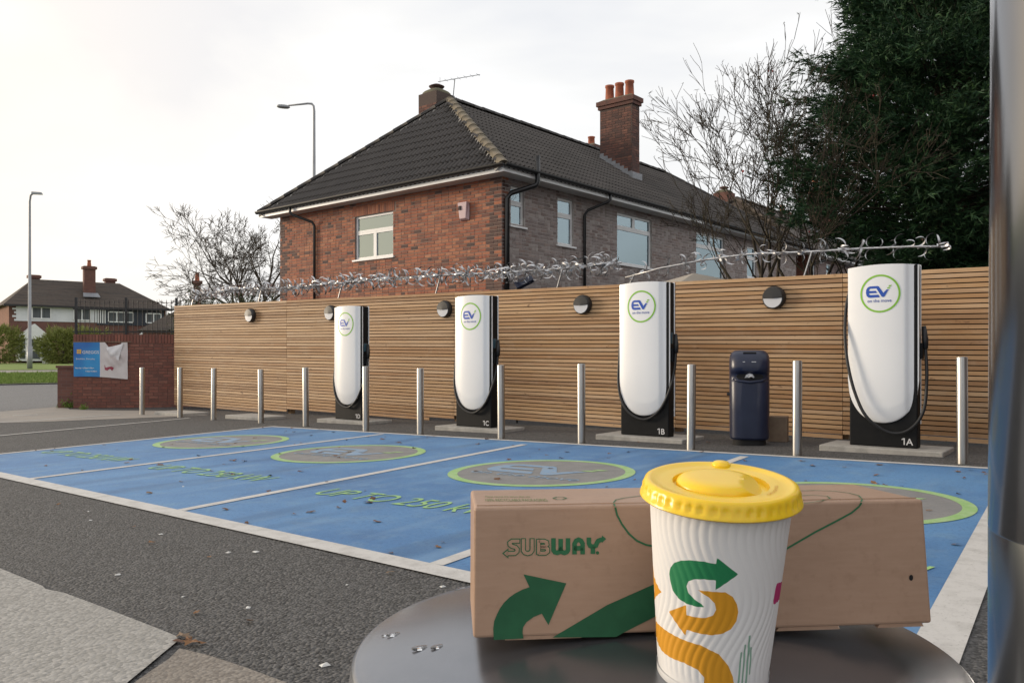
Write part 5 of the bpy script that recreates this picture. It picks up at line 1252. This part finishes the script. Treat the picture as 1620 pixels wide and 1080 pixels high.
fs = [(i*n+j, i*n+(j+1)%n, (i+1)*n+(j+1)%n, (i+1)*n+j) for i in range(len(rings)-1) for j in range(n)]+[tuple((len(rings)-1)*n+j for j in range(n))]
lid = MB().add(vs, fs).build('lid', m_lid, cup); autosmooth(lid, 50)
dm = []; nn_ = 64                                                  # raised button, cut away on one side
for i in range(15):
    q = i/14
    for j in range(nn_):
        a = 2*math.pi*j/nn_; rad = .0258*math.cos(q*math.pi/2)**.36 if i < 14 else .0002; h = -.0022+.0072*math.sin(q*math.pi/2)**.7
        x, y = rad*math.cos(a), rad*math.sin(a)
        cut = x*.92-y*.38; 
        if cut > .0150: h = min(h, .0046-(cut-.0150)*.65)
        dm.append((x-.0012, y, lz+h))
btn = MB().add(dm, [(i*nn_+j, i*nn_+(j+1)%nn_, (i+1)*nn_+(j+1)%nn_, (i+1)*nn_+j) for i in range(14) for j in range(nn_)]).build('raised_button', m_lid, lid); autosmooth(btn, 30)
o = MB().lathe([(.0065,-.001),(.0060,.0010),(.0045,.0022),(.002,.0028),(.0002,.0029)], 20, (.0105,LR-.0085,lz+.0014)).build('vent_bump', m_lid, lid, True)
vs_, fs_ = text2d('CAUTION HOT', 1.0, 'CENTER', .01); MB().add([(math.sin(1.05+x*.10)*(LR-.0165+y*.0030), -math.cos(1.05+x*.10)*(LR-.0165+y*.0030), lz+.0012) for x, y, z in vs_], fs_).build('embossed_wording', M('lid_emboss', (.72,.42,.01), .4), lid)
# steel column ---------------------------------------------------
th = math.atan((1567-CX)/F); Dp = 1.15; rp_ = .155; tc_ = th+math.asin(rp_/Dp); cp = Vector((math.sin(tc_)*Dp, math.cos(tc_)*Dp))
pc = empty('steel_column', (cp.x, cp.y, gz(*cp)), 0, 'wide polished steel column close beside the bin', 'column')
m_col = M('polished_column', (.22,.23,.25), .16, 1.0, noise=((3,3,1.2),(.17,.18,.20),.7,4))
o = MB().lathe([(rp_+.003,-.1),(rp_+.003,.884),(rp_+.0027,.885),(rp_+.0027,.887),(rp_+.003,.888),(rp_-.006,3.3)], 128).build('shaft', m_col, pc, True); autosmooth(o, 30)
MB().lathe([(rp_+.05,0),(rp_+.05,.012),(rp_+.006,.014)], 64).build('base_plate', m_steel, pc)

# building added out of view on the right to shade that side of the lot
shop = empty('added_shade_building', (7.95,-8.6,0), 0, 'added unseen two storey brick block with glazed front, shading the right side', 'building')
MB().box((0,0,0),(12,15.2,7.4)).build('wall', m_farbrick2, shop)
for i in range(4):
    y = 1+i*3.5; w = MB().box((-.07,y,.5),(-.002,y+2.6,2.7)).build('window', m_gutter, shop); MB().box((-.08,y+.08,.58),(-.071,y+2.52,2.62)).build('pane', m_screen, w)
MB().box((-.16,-.1,3.3),(-.002,15.3,4.1)).build('fascia', m_gutter, shop)
# ---------------------------------------------------------------- fallen leaves and litter
def leaf_mesh(seed):
    rd = random.Random(seed); k = 10; vs = [(0,0,.012)]
    for i in range(k):
        a = 2*math.pi*i/k; r = (1 if i % 2 == 0 else .62)*rd.uniform(.7,1.1); vs.append((math.cos(a)*r*.05, math.sin(a)*r*.032, abs(rd.gauss(0,.008))))
    return MB().add(vs, [(0,i+1,(i+1)%k+1) for i in range(k)]).mesh('fallen_leaf', m_leaf)
lm = [leaf_mesh(i) for i in range(6)]; rd = random.Random(33)
def put_leaf(px, py, s=1.0):
    g = gp(px, py); o = link('fallen_leaf', rd.choice(lm)); o.location = (g.x, g.y, g.z+.0092); o.rotation_euler = (rd.gauss(0,.12), rd.gauss(0,.12), rd.uniform(0,6.28)); k = s*rd.uniform(.55,1.1); o.scale = (k,k,k)
    return o
for i in range(130):
    s, t = rd.random(), rd.random()**.8
    q = PFL.lerp(PFR, s).lerp(PBL.lerp(PBR, s), t); o = link('fallen_leaf', rd.choice(lm)); o.location = (q.x, q.y, gz(q.x,q.y)+.0092); o.rotation_euler = (rd.gauss(0,.12), rd.gauss(0,.12), rd.uniform(0,6.28)); k = rd.uniform(.4,1.15); o.scale = (k,k,k*.5)
    tag(o, 'small brown fallen leaf lying on the blue painted bays', 'leaf', 'leaves fallen on the bays')
for px, py in ((617,908),(93,799),(332,883),(310,972),(465,815),(395,985),(165,705),(240,860),(545,795),(130,745),(212,835)):
    tag(put_leaf(px, py, .8), 'single brown leaf lying on the dark asphalt', 'leaf', 'leaves fallen on the asphalt')
for px, py in ((290,1010),(298,1016),(282,1018),(305,1022)):
    tag(put_leaf(px, py, 1.0), 'brown leaf gathered at the corner of the pale concrete slab', 'leaf', 'leaves at the slab corner')
for px, py in ((1205,697),(1170,703),(1490,722),(1530,716),(1010,700),(452,683),(1120,701)):
    tag(put_leaf(px, py, .8), 'brown leaf on the strip between bays and fence', 'leaf', 'leaves along the fence foot')
st_me = MB().add([(-.02,-.015,0),(.02,-.018,0),(.025,.012,0),(-.015,.018,0),(-.008,-.006,.014),(.012,.004,.012)],[(0,1,4),(1,2,5),(1,5,4),(2,3,5),(3,0,4),(3,4,5)]).mesh('litter_scrap', m_litter)
for px, py in ((361,874),(187,909),(289,944),(143,823),(405,873),(549,925),(255,845),(140,809),(393,961),(515,1052),(290,770),(700,928)):
    g = gp(px, py); o = link('litter_scrap', st_me); o.location = (g.x, g.y, g.z+.002); o.rotation_euler = (0,0,rd.uniform(0,6)); k = rd.uniform(.35,.9); o.scale = (k,k,k*.6); tag(o, 'tiny pale scrap of litter on the dark asphalt', 'litter', 'pale scraps on the asphalt')
